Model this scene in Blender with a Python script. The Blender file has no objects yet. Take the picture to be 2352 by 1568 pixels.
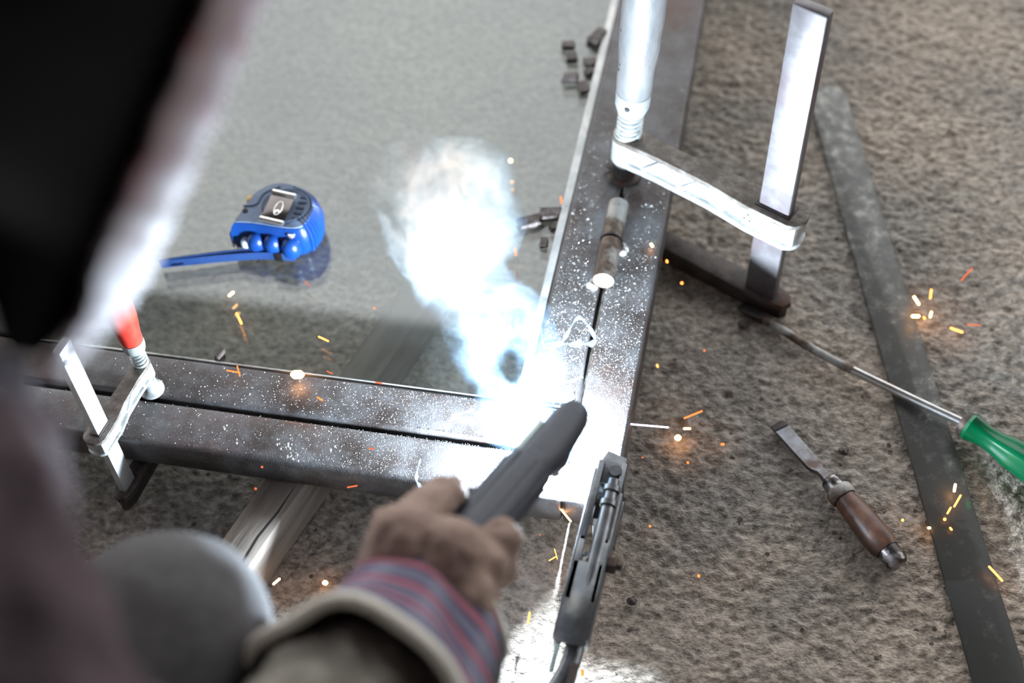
import bpy, bmesh, math, random
import numpy as np
from mathutils import Vector, Matrix, Euler, Quaternion
V = Vector
R = math.radians
scene = bpy.context.scene
col = scene.collection

# ------------------------------------------------------------------ camera
cam_d = bpy.data.cameras.new('camera')
cam = bpy.data.objects.new('camera', cam_d); col.objects.link(cam)
CAM = V((0.1176, -0.5812, 0.9517))
CR = Matrix.Rotation(0.258, 3, 'Z') @ Matrix.Rotation(0.6757, 3, 'X') @ Matrix.Rotation(-0.0808, 3, 'Z')
cam.matrix_world = Matrix.Translation(CAM) @ CR.to_4x4()
cam_d.lens = 50; cam_d.sensor_width = 36
cam_d.clip_start = .02; cam_d.clip_end = 60
cam_d.dof.use_dof = True
cam_d.dof.focus_distance = 1.07
cam_d.dof.aperture_fstop = 2.8
cam_d.dof.aperture_blades = 9
scene.camera = cam

# ------------------------------------------------------------------ sky (even overcast) and exposure
world = bpy.data.worlds.new('overcast'); scene.world = world
world.use_nodes = True
bg = world.node_tree.nodes['Background']
bg.inputs[0].default_value = (.965, .98, 1.0, 1)
bg.inputs[1].default_value = 2.6
vs = scene.view_settings
vs.view_transform = 'Standard'; vs.look = 'None'; vs.gamma = 1; vs.use_curve_mapping = False
vs.exposure = 0.0

# ------------------------------------------------------------------ arc light (the welding arc itself)
ARC = V((0.0022, -0.0255, 0.0824))
al = bpy.data.lights.new('arc_glow', 'POINT'); al.energy = 30.0; al.color = (.71, .855, 1.0)
al.shadow_soft_size = .004
arc_l = bpy.data.objects.new('arc_glow', al); col.objects.link(arc_l); arc_l.location = ARC

# ================================================================== materials
def nmat(name):
    m = bpy.data.materials.new(name); m.use_nodes = True
    nt = m.node_tree; nt.nodes.clear()
    out = nt.nodes.new('ShaderNodeOutputMaterial')
    return m, nt, out
def N(nt, t, **kw):
    n = nt.nodes.new(t)
    for k, v in kw.items():
        if k.startswith('_'): setattr(n, k[1:], v)
        else: n.inputs[k].default_value = v
    return n
def ramp(nt, stops, interp='LINEAR'):
    r = nt.nodes.new('ShaderNodeValToRGB'); cr = r.color_ramp; cr.interpolation = interp
    while len(cr.elements) < len(stops): cr.elements.new(.5)
    for e, (p, c) in zip(cr.elements, stops):
        e.position = p; e.color = (c[0], c[1], c[2], 1) if not isinstance(c, (int, float)) else (c, c, c, 1)
    return r
def L(nt, a, b): nt.links.new(a, b)
def mixc(nt, fac, a, b, mode='MIX'):
    m = nt.nodes.new('ShaderNodeMix'); m.data_type = 'RGBA'; m.blend_type = mode
    for sock, val in ((m.inputs[0], fac), (m.inputs[6], a), (m.inputs[7], b)):
        if hasattr(val, 'is_linked'): L(nt, val, sock)
        elif isinstance(val, (int, float)): sock.default_value = val
        else: sock.default_value = (*val, 1)
    return m.outputs[2]
def math_n(nt, op, a, b=None, c=None, clamp=False):
    m = nt.nodes.new('ShaderNodeMath'); m.operation = op; m.use_clamp = clamp
    for i, v in enumerate((a, b, c)):
        if v is None: continue
        if hasattr(v, 'is_linked'): L(nt, v, m.inputs[i])
        else: m.inputs[i].default_value = v
    return m.outputs[0]
def coords(nt, kind='Object', scale=(1, 1, 1)):
    t = nt.nodes.new('ShaderNodeTexCoord'); mp = nt.nodes.new('ShaderNodeMapping')
    mp.inputs['Scale'].default_value = scale
    L(nt, t.outputs[kind], mp.inputs[0]); return mp.outputs[0]

def surf(name, c1, c2=None, rough=.5, metal=0., scale=60., bump=0., bscale=None, c3=None, s3=8., stretch=(1, 1, 1),
         spec=.5, rough2=None, thr=(.4, .62), thr3=(.55, .7), bdist=.001, extra=None, world_space=False):
    """mottled procedural surface: c1/c2 by fine noise, c3 stains by large noise, noise bump"""
    m, nt, out = nmat(name)
    b = N(nt, 'ShaderNodeBsdfPrincipled', Roughness=rough, Metallic=metal)
    b.inputs['Specular IOR Level'].default_value = spec
    co = coords(nt, 'Object', stretch)
    colr = None
    nz = N(nt, 'ShaderNodeTexNoise', Scale=scale, Detail=6., Roughness=.62); L(nt, co, nz.inputs['Vector'])
    r = ramp(nt, [(thr[0], c1), (thr[1], c2 or c1)]); L(nt, nz.outputs[0], r.inputs[0]); colr = r.outputs[0]
    if c3:
        n3 = N(nt, 'ShaderNodeTexNoise', Scale=s3, Detail=5., Roughness=.6); L(nt, co, n3.inputs['Vector'])
        r3 = ramp(nt, [(thr3[0], 0.), (thr3[1], 1.)]); L(nt, n3.outputs[0], r3.inputs[0])
        colr = mixc(nt, r3.outputs[0], colr, c3)
    L(nt, colr, b.inputs['Base Color'])
    if rough2 is not None:
        rr = ramp(nt, [(thr[0], rough), (thr[1], rough2)]); L(nt, nz.outputs[0], rr.inputs[0])
        L(nt, rr.outputs[0], b.inputs['Roughness'])
    if bump:
        bn = N(nt, 'ShaderNodeTexNoise', Scale=bscale or scale * 2, Detail=3., Roughness=.65); L(nt, co, bn.inputs['Vector'])
        bp = N(nt, 'ShaderNodeBump', Strength=bump, Distance=bdist); L(nt, bn.outputs[0], bp.inputs['Height'])
        L(nt, bp.outputs[0], b.inputs['Normal'])
    L(nt, b.outputs[0], out.inputs[0])
    return m
def emit(name, c, s):
    m, nt, out = nmat(name)
    e = N(nt, 'ShaderNodeEmission', Strength=s); e.inputs[0].default_value = (*c, 1)
    L(nt, e.outputs[0], out.inputs[0]); return m

M = {}
def floor_mat():
    m, nt, out = nmat('rough_concrete')
    b = N(nt, 'ShaderNodeBsdfPrincipled', Roughness=.92); b.inputs['Specular IOR Level'].default_value = .2
    co = coords(nt, 'Object'); co2 = coords(nt, 'Object', (.8, 1.1, 1))
    n1 = N(nt, 'ShaderNodeTexNoise', Scale=190., Detail=4., Roughness=.68); L(nt, co2, n1.inputs[0])
    r1 = ramp(nt, [(.32, (.165, .147, .13)), (.48, (.385, .345, .302)), (.64, (.61, .55, .485))]); L(nt, n1.outputs[0], r1.inputs[0])
    n2 = N(nt, 'ShaderNodeTexNoise', Scale=5., Detail=4., Roughness=.6); L(nt, co, n2.inputs[0])
    r2 = ramp(nt, [(.38, (.72, .74, .76)), (.62, (1.12, 1.06, 1.0))]); L(nt, n2.outputs[0], r2.inputs[0])
    c = mixc(nt, 1., r1.outputs[0], r2.outputs[0], 'MULTIPLY')
    vo = N(nt, 'ShaderNodeTexVoronoi', Scale=95.); L(nt, mixc(nt, .02, co, n2.outputs['Color'], 'ADD'), vo.inputs['Vector'])
    n3 = N(nt, 'ShaderNodeTexNoise', Scale=40., Detail=2.); L(nt, co, n3.inputs[0])
    pits = math_n(nt, 'MULTIPLY', math_n(nt, 'LESS_THAN', vo.outputs['Distance'], .2), math_n(nt, 'GREATER_THAN', n3.outputs[0], .6))
    c = mixc(nt, math_n(nt, 'MULTIPLY', pits, .75), c, (.035, .028, .022))
    # few rust stains
    n4 = N(nt, 'ShaderNodeTexNoise', Scale=13., Detail=5., Roughness=.7); L(nt, co, n4.inputs[0])
    r4 = ramp(nt, [(.72, 0.), (.76, 1.)]); L(nt, n4.outputs[0], r4.inputs[0])
    c = mixc(nt, math_n(nt, 'MULTIPLY', r4.outputs[0], .6), c, (.16, .06, .025))
    L(nt, c, b.inputs['Base Color'])
    bn = N(nt, 'ShaderNodeTexNoise', Scale=250., Detail=3., Roughness=.68); L(nt, co2, bn.inputs[0])
    bp = N(nt, 'ShaderNodeBump', Strength=.9, Distance=.0028); L(nt, bn.outputs[0], bp.inputs['Height'])
    L(nt, bp.outputs[0], b.inputs['Normal']); L(nt, b.outputs[0], out.inputs[0]); return m
M['floor'] = floor_mat()
def steel_mat():
    m, nt, out = nmat('mill_scale_steel')
    b = N(nt, 'ShaderNodeBsdfPrincipled', Roughness=.5, Metallic=.55)
    co = coords(nt, 'Object')
    n1 = N(nt, 'ShaderNodeTexNoise', Scale=26., Detail=6., Roughness=.68); L(nt, co, n1.inputs[0])
    r1 = ramp(nt, [(.34, (.055, .042, .036)), (.5, (.105, .098, .098)), (.66, (.17, .17, .175))]); L(nt, n1.outputs[0], r1.inputs[0])
    n2 = N(nt, 'ShaderNodeTexNoise', Scale=9., Detail=6., Roughness=.7); L(nt, co, n2.inputs[0])
    r2 = ramp(nt, [(.52, 0.), (.70, 1.)]); L(nt, n2.outputs[0], r2.inputs[0])
    c = mixc(nt, math_n(nt, 'MULTIPLY', r2.outputs[0], .7), r1.outputs[0], (.085, .04, .026))
    n3 = N(nt, 'ShaderNodeTexNoise', Scale=900., Detail=3., Roughness=.6); L(nt, co, n3.inputs[0])
    r3 = ramp(nt, [(.62, 0.), (.70, 1.)]); L(nt, n3.outputs[0], r3.inputs[0])
    c = mixc(nt, math_n(nt, 'MULTIPLY', r3.outputs[0], .55), c, (.36, .37, .38))
    L(nt, c, b.inputs['Base Color'])
    rr = ramp(nt, [(.3, .36), (.7, .62)]); L(nt, n1.outputs[0], rr.inputs[0]); L(nt, rr.outputs[0], b.inputs['Roughness'])
    bp = N(nt, 'ShaderNodeBump', Strength=.45, Distance=.0006); L(nt, n3.outputs[0], bp.inputs['Height'])
    L(nt, bp.outputs[0], b.inputs['Normal']); L(nt, b.outputs[0], out.inputs[0]); return m
M['steel'] = steel_mat()
def glass_mat():
    m, nt, out = nmat('dusty_glass')
    tr = N(nt, 'ShaderNodeBsdfTransparent'); tr.inputs[0].default_value = (.90, .94, .93, 1)
    gl = N(nt, 'ShaderNodeBsdfGlossy', Roughness=.012)
    fr = N(nt, 'ShaderNodeFresnel')
    geo = N(nt, 'ShaderNodeNewGeometry')
    ior = math_n(nt, 'MULTIPLY_ADD', geo.outputs['Backfacing'], 1 / 1.75 - 1.75, 1.75); L(nt, ior, fr.inputs[0])
    mx = N(nt, 'ShaderNodeMixShader'); L(nt, fr.outputs[0], mx.inputs[0]); L(nt, tr.outputs[0], mx.inputs[1]); L(nt, gl.outputs[0], mx.inputs[2])
    df = N(nt, 'ShaderNodeBsdfDiffuse'); df.inputs[0].default_value = (.62, .63, .62, 1)
    co = coords(nt, 'Object')
    n1 = N(nt, 'ShaderNodeTexNoise', Scale=16., Detail=8., Roughness=.7); L(nt, co, n1.inputs[0])
    r1 = ramp(nt, [(.3, .03), (.75, .10)]); L(nt, n1.outputs[0], r1.inputs[0])
    m2 = N(nt, 'ShaderNodeMixShader'); L(nt, r1.outputs[0], m2.inputs[0]); L(nt, mx.outputs[0], m2.inputs[1]); L(nt, df.outputs[0], m2.inputs[2])
    L(nt, m2.outputs[0], out.inputs[0]); return m
M['glass'] = glass_mat()
M['bead'] = surf('pale_aluminium_bead', (.42, .43, .42), (.58, .58, .56), .42, .55, 45, .2, c3=(.25, .25, .24), s3=30)
M['plated'] = surf('plated_steel', (.36, .38, .375), (.52, .535, .53), .42, .45, 120, .35, 300, c3=(.10, .105, .06), s3=40, thr3=(.60, .70), bdist=.0006)
M['plated_bar'] = surf('worn_bar_steel', (.15, .135, .138), (.20, .19, .195), .4, .5, 70, .15, 200, c3=(.14, .085, .092), s3=14, thr3=(.5, .72), bdist=.0004)
M['rail_white'] = surf('bright_bar_steel', (.62, .64, .64), (.74, .75, .75), .38, .4, 60, .15, 200, c3=(.34, .35, .35), s3=40, thr3=(.64, .7), bdist=.0004)
M['dark_iron'] = surf('dark_cast_iron', (.035, .028, .026), (.085, .068, .06), .55, .35, 80, .5, 220, c3=(.10, .045, .028), s3=25, thr3=(.55, .7))
M['flange'] = surf('browned_plated_iron', (.10, .085, .072), (.20, .18, .16), .5, .4, 90, .4, 260, c3=(.07, .05, .04), s3=30)
M['grip_grey'] = surf('weathered_silver_grip', (.20, .20, .205), (.28, .28, .28), .42, .35, 50, .4, 130, c3=(.17, .095, .06), s3=22, thr3=(.56, .72), stretch=(1, 1, .35))
M['red_paint'] = surf('chipped_red_paint', (.52, .035, .022), (.60, .06, .035), .34, 0, 60, .15, 160, c3=(.62, .55, .5), s3=90, thr3=(.70, .74))
M['dark_hole'] = surf('dark_bore', (.02, .018, .017), None, .8)
M['wood_old'] = surf('weathered_timber', (.13, .108, .088), (.25, .212, .175), .85, 0, 60, .7, 140, c3=(.09, .07, .055), s3=18, thr3=(.56, .7), stretch=(1, .12, 1))
M['wood_handle'] = surf('dark_turned_wood', (.10, .042, .025), (.20, .095, .055), .42, 0, 55, .3, 150, c3=(.045, .028, .025), s3=26, thr3=(.5, .68), stretch=(1, 1, .25))
M['chisel_steel'] = surf('chisel_steel', (.17, .165, .17), (.26, .26, .27), .38, .75, 90, .2, 260, c3=(.10, .07, .06), s3=35)
M['cap_steel'] = surf('hammered_cap_steel', (.05, .045, .045), (.40, .36, .35), .3, .7, 110, .4, 180, thr=(.45, .6))
M['rust_iron'] = surf('rusty_shaft', (.085, .055, .04), (.20, .15, .11), .6, .4, 140, .4, 300, c3=(.42, .41, .39), s3=28, thr3=(.5, .62))
M['shaft_bright'] = surf('bright_shaft', (.42, .41, .40), (.55, .54, .52), .28, .85, 90, .1)
def green_mat():
    m, nt, out = nmat('green_translucent_plastic')
    b = N(nt, 'ShaderNodeBsdfPrincipled', Roughness=.22)
    b.inputs['Base Color'].default_value = (.0, .14, .05, 1)
    b.inputs['Transmission Weight'].default_value = .35
    b.inputs['IOR'].default_value = 1.46
    L(nt, b.outputs[0], out.inputs[0]); return m
M['green'] = green_mat()
def flat_mat():
    m, nt, out = nmat('worn_galvanised_strip')
    b = N(nt, 'ShaderNodeBsdfPrincipled', Roughness=.5, Metallic=.35)
    co = coords(nt, 'Object')
    n1 = N(nt, 'ShaderNodeTexNoise', Scale=85., Detail=7., Roughness=.72); L(nt, co, n1.inputs[0])
    n2 = N(nt, 'ShaderNodeTexNoise', Scale=9., Detail=3.); L(nt, co, n2.inputs[0])
    sx = N(nt, 'ShaderNodeSeparateXYZ'); tc = N(nt, 'ShaderNodeTexCoord'); L(nt, tc.outputs['Object'], sx.inputs[0])
    # worn paint thins out along the strip
    along = math_n(nt, 'MULTIPLY_ADD', sx.outputs['Y'], .42, math_n(nt, 'MULTIPLY', math_n(nt, 'SUBTRACT', n2.outputs[0], .5), .55))
    f = math_n(nt, 'ADD', math_n(nt, 'MULTIPLY', math_n(nt, 'SUBTRACT', n1.outputs[0], .5), 1.5), math_n(nt, 'ADD', along, .36))
    r = ramp(nt, [(.36, (.075, .075, .07)), (.52, (.13, .13, .12)), (.72, (.36, .36, .32))]); L(nt, f, r.inputs[0])
    n3 = N(nt, 'ShaderNodeTexNoise', Scale=30., Detail=3.); L(nt, co, n3.inputs[0])
    r3 = ramp(nt, [(.70, 0.), (.73, 1.)]); L(nt, n3.outputs[0], r3.inputs[0])
    c = mixc(nt, math_n(nt, 'MULTIPLY', r3.outputs[0], .5), r.outputs[0], (.04, .30, .10))
    L(nt, c, b.inputs['Base Color']); L(nt, b.outputs[0], out.inputs[0]); return m
M['strip'] = flat_mat()
M['blue'] = surf('blue_plastic', (.003, .036, .18), (.005, .05, .23), .34, 0, 50, .1, 200)
M['blue_grey'] = surf('dusty_blue_face', (.13, .19, .30), (.18, .245, .37), .5, 0, 70, .15, 300)
M['blue_dark'] = surf('dark_blue_groove', (.03, .055, .12), None, .6)
M['strap'] = surf('blue_woven_strap', (.003, .028, .12), (.005, .04, .16), .7, 0, 600, .5, 900)
M['chrome'] = surf('chromed_clip', (.13, .115, .11), (.17, .15, .145), .16, .95, 50)
M['chrome_br'] = surf('bright_chrome_edge', (.82, .80, .76), None, .2, .9)
M['white_pl'] = surf('pale_button_plastic', (.50, .55, .66), None, .4)
M['yellow_pl'] = surf('yellow_button_plastic', (.75, .42, .03), None, .45)
M['chip'] = surf('brown_slag', (.045, .034, .030), (.12, .095, .085), .5, .2, 150, .5, 260)
M['black_pl'] = surf('black_rubber_insulator', (.018, .023, .038), (.026, .032, .05), .45, 0, 80, .2, 240)
M['copper'] = surf('worn_brass_jaw', (.30, .20, .10), (.40, .28, .16), .4, .8, 80)
M['electrode'] = surf('grey_electrode_flux', (.30, .29, .28), (.38, .37, .36), .8, 0, 200)
M['plier'] = surf('nickel_pliers_steel', (.15, .16, .17), (.24, .25, .26), .32, .7, 60, .15, 240, c3=(.10, .10, .10), s3=26)
M['plier_pale'] = surf('pale_pliers_lever', (.38, .48, .48), (.46, .55, .54), .4, .4, 70)
M['leather'] = surf('brown_suede_leather', (.27, .185, .15), (.36, .255, .205), .9, 0, 45, .5, 320, c3=(.20, .135, .11), s3=20)
M['dark_cloth'] = surf('charcoal_cloth', (.035, .036, .042), (.055, .056, .062), .9, 0, 200, .4, 500)
M['olive'] = surf('olive_sleeve_cloth', (.19, .178, .15), (.28, .26, .22), .9, 0, 60, .3, 400)
M['trim'] = surf('cream_binding', (.74, .70, .60), (.82, .78, .68), .85, 0, 200, .3, 500)
M['trouser'] = surf('grey_denim', (.085, .081, .082), (.11, .106, .108), .9, 0, 120, .4, 700)
M['orange_seam'] = surf('orange_seam_thread', (.42, .13, .05), None, .8)
M['shirt'] = surf('dark_mauve_knit', (.085, .058, .068), (.13, .095, .105), .95, 0, 50, .8, 160, bdist=.004)
M['helmet'] = surf('black_helmet_fibre', (.003, .003, .0035), (.005, .0045, .0055), .6, 0, 30, spec=.08)
M['rim'] = surf('pale_pink_painted_arc_light', (.30, .22, .235), (.37, .29, .30), .6, 0, 22, c3=(.28, .10, .115), s3=55, thr3=(.52, .66))  # pale colour stands in for arc light on the helmet's front edge
M['skin'] = surf('skin', (.30, .17, .11), (.36, .21, .14), .6, 0, 60)
M['hair'] = surf('black_hair', (.008, .007, .007), (.02, .017, .015), .6, 0, 120, .6, 300)
M['boot'] = surf('black_boot_rubber', (.02, .02, .02), (.04, .038, .035), .6, 0, 60, .3)
M['spatter'] = surf('grey_weld_spatter', (.46, .47, .45), (.62, .63, .60), .35, .35, 300)
M['roof'] = surf('dark_roof_sheet', (.045, .042, .04), (.07, .066, .062), .8, 0, 6)
M['wall'] = surf('dim_workshop_wall', (.10, .095, .09), (.15, .14, .13), .9, 0, 5, .3, 40, bdist=.01)
M['white_old'] = surf('chipped_white_paint', (.62, .62, .58), (.22, .15, .10), .7, 0, 70, .5, 160, thr=(.52, .6))
M['putty'] = surf('dark_gap_sealant', (.02, .018, .016), None, .7)
def plasma_mat():
    m, nt, out = nmat('arc_plasma')
    e = N(nt, 'ShaderNodeEmission', Strength=60.); e.inputs[0].default_value = (.86, .93, 1., 1)
    t = N(nt, 'ShaderNodeBsdfTransparent'); a = N(nt, 'ShaderNodeAddShader')
    L(nt, e.outputs[0], a.inputs[0]); L(nt, t.outputs[0], a.inputs[1]); L(nt, a.outputs[0], out.inputs[0]); return m
M['arc'] = plasma_mat()
M['sp_w'] = emit('spark_white_hot', (1., .46, .15), 20.)
M['sp_y'] = emit('spark_yellow', (1., .34, .07), 5.)
M['sp_o'] = emit('spark_orange', (1., .20, .04), 2.6)
M['sp_r'] = emit('spark_dull_red', (1., .20, .08), 1.1)
M['sp_v'] = emit('spark_violet_white', (.75, .62, 1.), 5.)

def cuff_mat():
    m, nt, out = nmat('plaid_canvas')
    b = N(nt, 'ShaderNodeBsdfPrincipled', Roughness=.95); b.inputs['Specular IOR Level'].default_value = .2
    uv = N(nt, 'ShaderNodeUVMap'); sx = N(nt, 'ShaderNodeSeparateXYZ'); L(nt, uv.outputs[0], sx.inputs[0])
    fv = math_n(nt, 'FRACT', math_n(nt, 'MULTIPLY', sx.outputs['Y'], 4.4))
    fu = math_n(nt, 'FRACT', math_n(nt, 'MULTIPLY', sx.outputs['X'], 9.))
    base = ramp(nt, [(.0, (.055, .055, .10)), (.36, (.16, .16, .22)), (.60, (.065, .063, .11))]); L(nt, fu, base.inputs[0])
    s = ramp(nt, [(.0, 0.), (.06, 1.), (.22, 1.), (.30, 0.)]); L(nt, fv, s.inputs[0])
    c = mixc(nt, math_n(nt, 'MULTIPLY', s.outputs[0], .85), base.outputs[0], (.44, .14, .165))
    s2 = ramp(nt, [(.45, 0.), (.52, 1.), (.74, 1.), (.82, 0.)]); L(nt, fv, s2.inputs[0])
    c = mixc(nt, math_n(nt, 'MULTIPLY', s2.outputs[0], .45), c, (.30, .30, .38))
    L(nt, c, b.inputs['Base Color'])
    bn = N(nt, 'ShaderNodeTexNoise', Scale=500., Detail=3.); bp = N(nt, 'ShaderNodeBump', Strength=.4, Distance=.001)
    L(nt, bn.outputs[0], bp.inputs['Height']); L(nt, bp.outputs[0], b.inputs['Normal'])
    L(nt, b.outputs[0], out.inputs[0]); return m
M['cuff'] = cuff_mat()

# ================================================================== mesh helpers
def tag(o, label=None, cat=None, group=None, kind=None):
    if label: o['label'] = label
    if cat: o['category'] = cat
    if group: o['group'] = group
    if kind: o['kind'] = kind
    return o
def empty(name, label, cat, loc=(0, 0, 0), rot=None, group=None):
    o = bpy.data.objects.new(name, None); col.objects.link(o); o.empty_display_size = .02
    o.location = loc
    if rot is not None:
        o.rotation_mode = 'QUATERNION'; o.rotation_quaternion = rot
    tag(o, label, cat, group); return o
def place(o, z=None): bpy.context.view_layer.update()

class B:
    def __init__(s): s.bm = bmesh.new()
    def _new(s, before): return [v for v in s.bm.verts if v not in before]
    def box(s, c, d, M=None, bev=0., seg=2):
        r = bmesh.ops.create_cube(s.bm, size=1.)
        vs = r['verts']
        for v in vs: v.co = V((v.co.x * d[0], v.co.y * d[1], v.co.z * d[2])) + V(c)
        if bev:
            es = list({e for v in vs for e in v.link_edges})
            rr = bmesh.ops.bevel(s.bm, geom=es, offset=bev, segments=seg, affect='EDGES', profile=.5)
            vs = list({v for f in rr['faces'] for v in f.verts} | {v for v in vs if v.is_valid})
        if M is not None: bmesh.ops.transform(s.bm, matrix=M, verts=vs)
        return s
    def rings(s, rings, cap=True, close=False):
        prev = None; first = None
        for r in rings:
            vs = [s.bm.verts.new(p) for p in r]
            if prev:
                n = len(vs)
                for i in range(n): s.bm.faces.new((prev[i], prev[(i + 1) % n], vs[(i + 1) % n], vs[i]))
            else: first = vs
            prev = vs
        if close:
            n = len(prev)
            for i in range(n): s.bm.faces.new((prev[i], prev[(i + 1) % n], first[(i + 1) % n], first[i]))
        elif cap:
            s.bm.faces.new(list(reversed(first))); s.bm.faces.new(prev)
        return s
    def lathe(s, prof, M=None, seg=24, cap=True):
        rs = []
        for r, z in prof:
            rs.append([V((r * math.cos(2 * math.pi * i / seg), r * math.sin(2 * math.pi * i / seg), z)) for i in range(seg)])
        if M is not None: rs = [[M @ p for p in r] for r in rs]
        return s.rings(rs, cap)
    def tube(s, pts, rad, seg=10, cap=True, flat=None, up=V((0, 0, 1))):
        pts = [V(p) for p in pts]; rs = []
        if not hasattr(rad, '__len__'): rad = [rad] * len(pts)
        pu = None
        for i, p in enumerate(pts):
            t = (pts[min(i + 1, len(pts) - 1)] - pts[max(i - 1, 0)]).normalized()
            u = (pu or up); u = (u - t * u.dot(t))
            if u.length < 1e-5: u = V((1, 0, 0)) - t * t.x
            u.normalize(); pu = u; w = t.cross(u)
            a, b = (rad[i], rad[i]) if flat is None else (rad[i], rad[i] * flat)
            rs.append([p + w * (a * math.cos(2 * math.pi * k / seg)) + u * (b * math.sin(2 * math.pi * k / seg)) for k in range(seg)])
        return s.rings(rs, cap)
    def prism(s, poly, z0, z1, M=None, bev=0., seg=2):
        n = len(poly)
        area = sum(poly[i][0] * poly[(i + 1) % n][1] - poly[(i + 1) % n][0] * poly[i][1] for i in range(n))
        if area < 0: poly = poly[::-1]
        a = [s.bm.verts.new((x, y, z0)) for x, y in poly]; b = [s.bm.verts.new((x, y, z1)) for x, y in poly]
        f0 = s.bm.faces.new(list(reversed(a))); f1 = s.bm.faces.new(b)
        for i in range(n): s.bm.faces.new((a[i], a[(i + 1) % n], b[(i + 1) % n], b[i]))
        vs = a + b
        if bev:
            es = [e for e in f1.edges] + [e for e in f0.edges]
            rr = bmesh.ops.bevel(s.bm, geom=es, offset=bev, segments=seg, affect='EDGES', profile=.5)
            vs = list({v for f in rr['faces'] for v in f.verts} | {v for v in vs if v.is_valid})
        if M is not None: bmesh.ops.transform(s.bm, matrix=M, verts=vs)
        return s
    def sphere(s, c, r, sub=2, sc=(1, 1, 1), M=None):
        rr = bmesh.ops.create_icosphere(s.bm, subdivisions=sub, radius=1.)
        for v in rr['verts']:
            v.co = V((v.co.x * r * sc[0], v.co.y * r * sc[1], v.co.z * r * sc[2])) + V(c)
            if M is not None: v.co = M @ v.co
        return s
    def mesh(s, name, smooth=True, ang=35):
        bmesh.ops.recalc_face_normals(s.bm, faces=s.bm.faces)
        me = bpy.data.meshes.new(name); s.bm.to_mesh(me); s.bm.free()
        if smooth:
            me.polygons.foreach_set('use_smooth', [True] * len(me.polygons))
            me.set_sharp_from_angle(angle=R(ang))
        return me
    def build(s, name, mat, parent=None, smooth=True, ang=35, loc=None):
        """loc: mesh was built in world space; shift so the object's (or its parent's) origin is loc"""
        me = s.mesh(name, smooth, ang)
        if loc is not None: me.transform(Matrix.Translation(-V(loc)))
        return link(name, me, mat, parent, None if parent else loc)
def link(name, me, mat, parent=None, loc=None):
    o = bpy.data.objects.new(name, me); col.objects.link(o)
    if mat: me.materials.append(M[mat] if isinstance(mat, str) else mat)
    if parent: o.parent = parent
    if loc is not None: o.location = loc
    return o
def blob(parts, voxel=.004, smooth=6, fold=0., fscale=20., seed=0):
    """tapered capsules fused into one continuous surface"""
    b = B()
    for p0, r0, p1, r1 in parts:
        p0, p1 = V(p0), V(p1); d = p1 - p0; n = 5
        if d.length < 1e-4: b.sphere(p0, r0, 2); continue
        ax = d.normalized(); pts = []; rad = []
        for a in (-80, -55, -30): pts.append(p0 + ax * (r0 * math.sin(R(a)))); rad.append(r0 * math.cos(R(a)))
        for i in range(n + 1):
            t = i / n; pts.append(p0 + d * t); rad.append(r0 + (r1 - r0) * t)
        for a in (30, 55, 80): pts.append(p1 + ax * (r1 * math.sin(R(a)))); rad.append(r1 * math.cos(R(a)))
        b.tube(pts, rad, 12)
    me = b.mesh('tmp', False)
    o = bpy.data.objects.new('tmp', me); col.objects.link(o)
    m = o.modifiers.new('r', 'REMESH'); m.mode = 'VOXEL'; m.voxel_size = voxel
    sm = o.modifiers.new('s', 'SMOOTH'); sm.iterations = smooth; sm.factor = .5
    dg = bpy.context.evaluated_depsgraph_get(); ev = o.evaluated_get(dg)
    me2 = bpy.data.meshes.new_from_object(ev, depsgraph=dg)
    bpy.data.objects.remove(o); bpy.data.meshes.remove(me)
    if fold:
        from mathutils import noise
        me2.calc_loop_triangles()
        off = V((seed * 7.1, seed * 3.3, 0)); nr = [v.normal.copy() for v in me2.vertices]
        for v, nn in zip(me2.vertices, nr):
            q = v.co * fscale + off
            h = noise.fractal(q, 1., 2., 3)
            v.co += nn * (fold * (abs(h) * 1.6 - .5))
    me2.polygons.foreach_set('use_smooth', [True] * len(me2.polygons))
    return me2
def catmull(pts, n=6):
    pts = [V(p) for p in pts]; out = []
    for i in range(len(pts) - 1):
        p0, p1, p2, p3 = pts[max(i - 1, 0)], pts[i], pts[i + 1], pts[min(i + 2, len(pts) - 1)]
        for k in range(n):
            t = k / n
            out.append(.5 * ((2 * p1) + (p2 - p0) * t + (2 * p0 - 5 * p1 + 4 * p2 - p3) * t * t + (3 * p1 - p0 - 3 * p2 + p3) * t ** 3))
    out.append(pts[-1]); return out
def axis_q(fwd, up=V((0, 0, 1))):
    """rotation: local X -> fwd, local Z close to up"""
    x = V(fwd).normalized(); y = V(up).cross(x).normalized(); z = x.cross(y)
    return Matrix((x, y, z)).transposed().to_quaternion()

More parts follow.
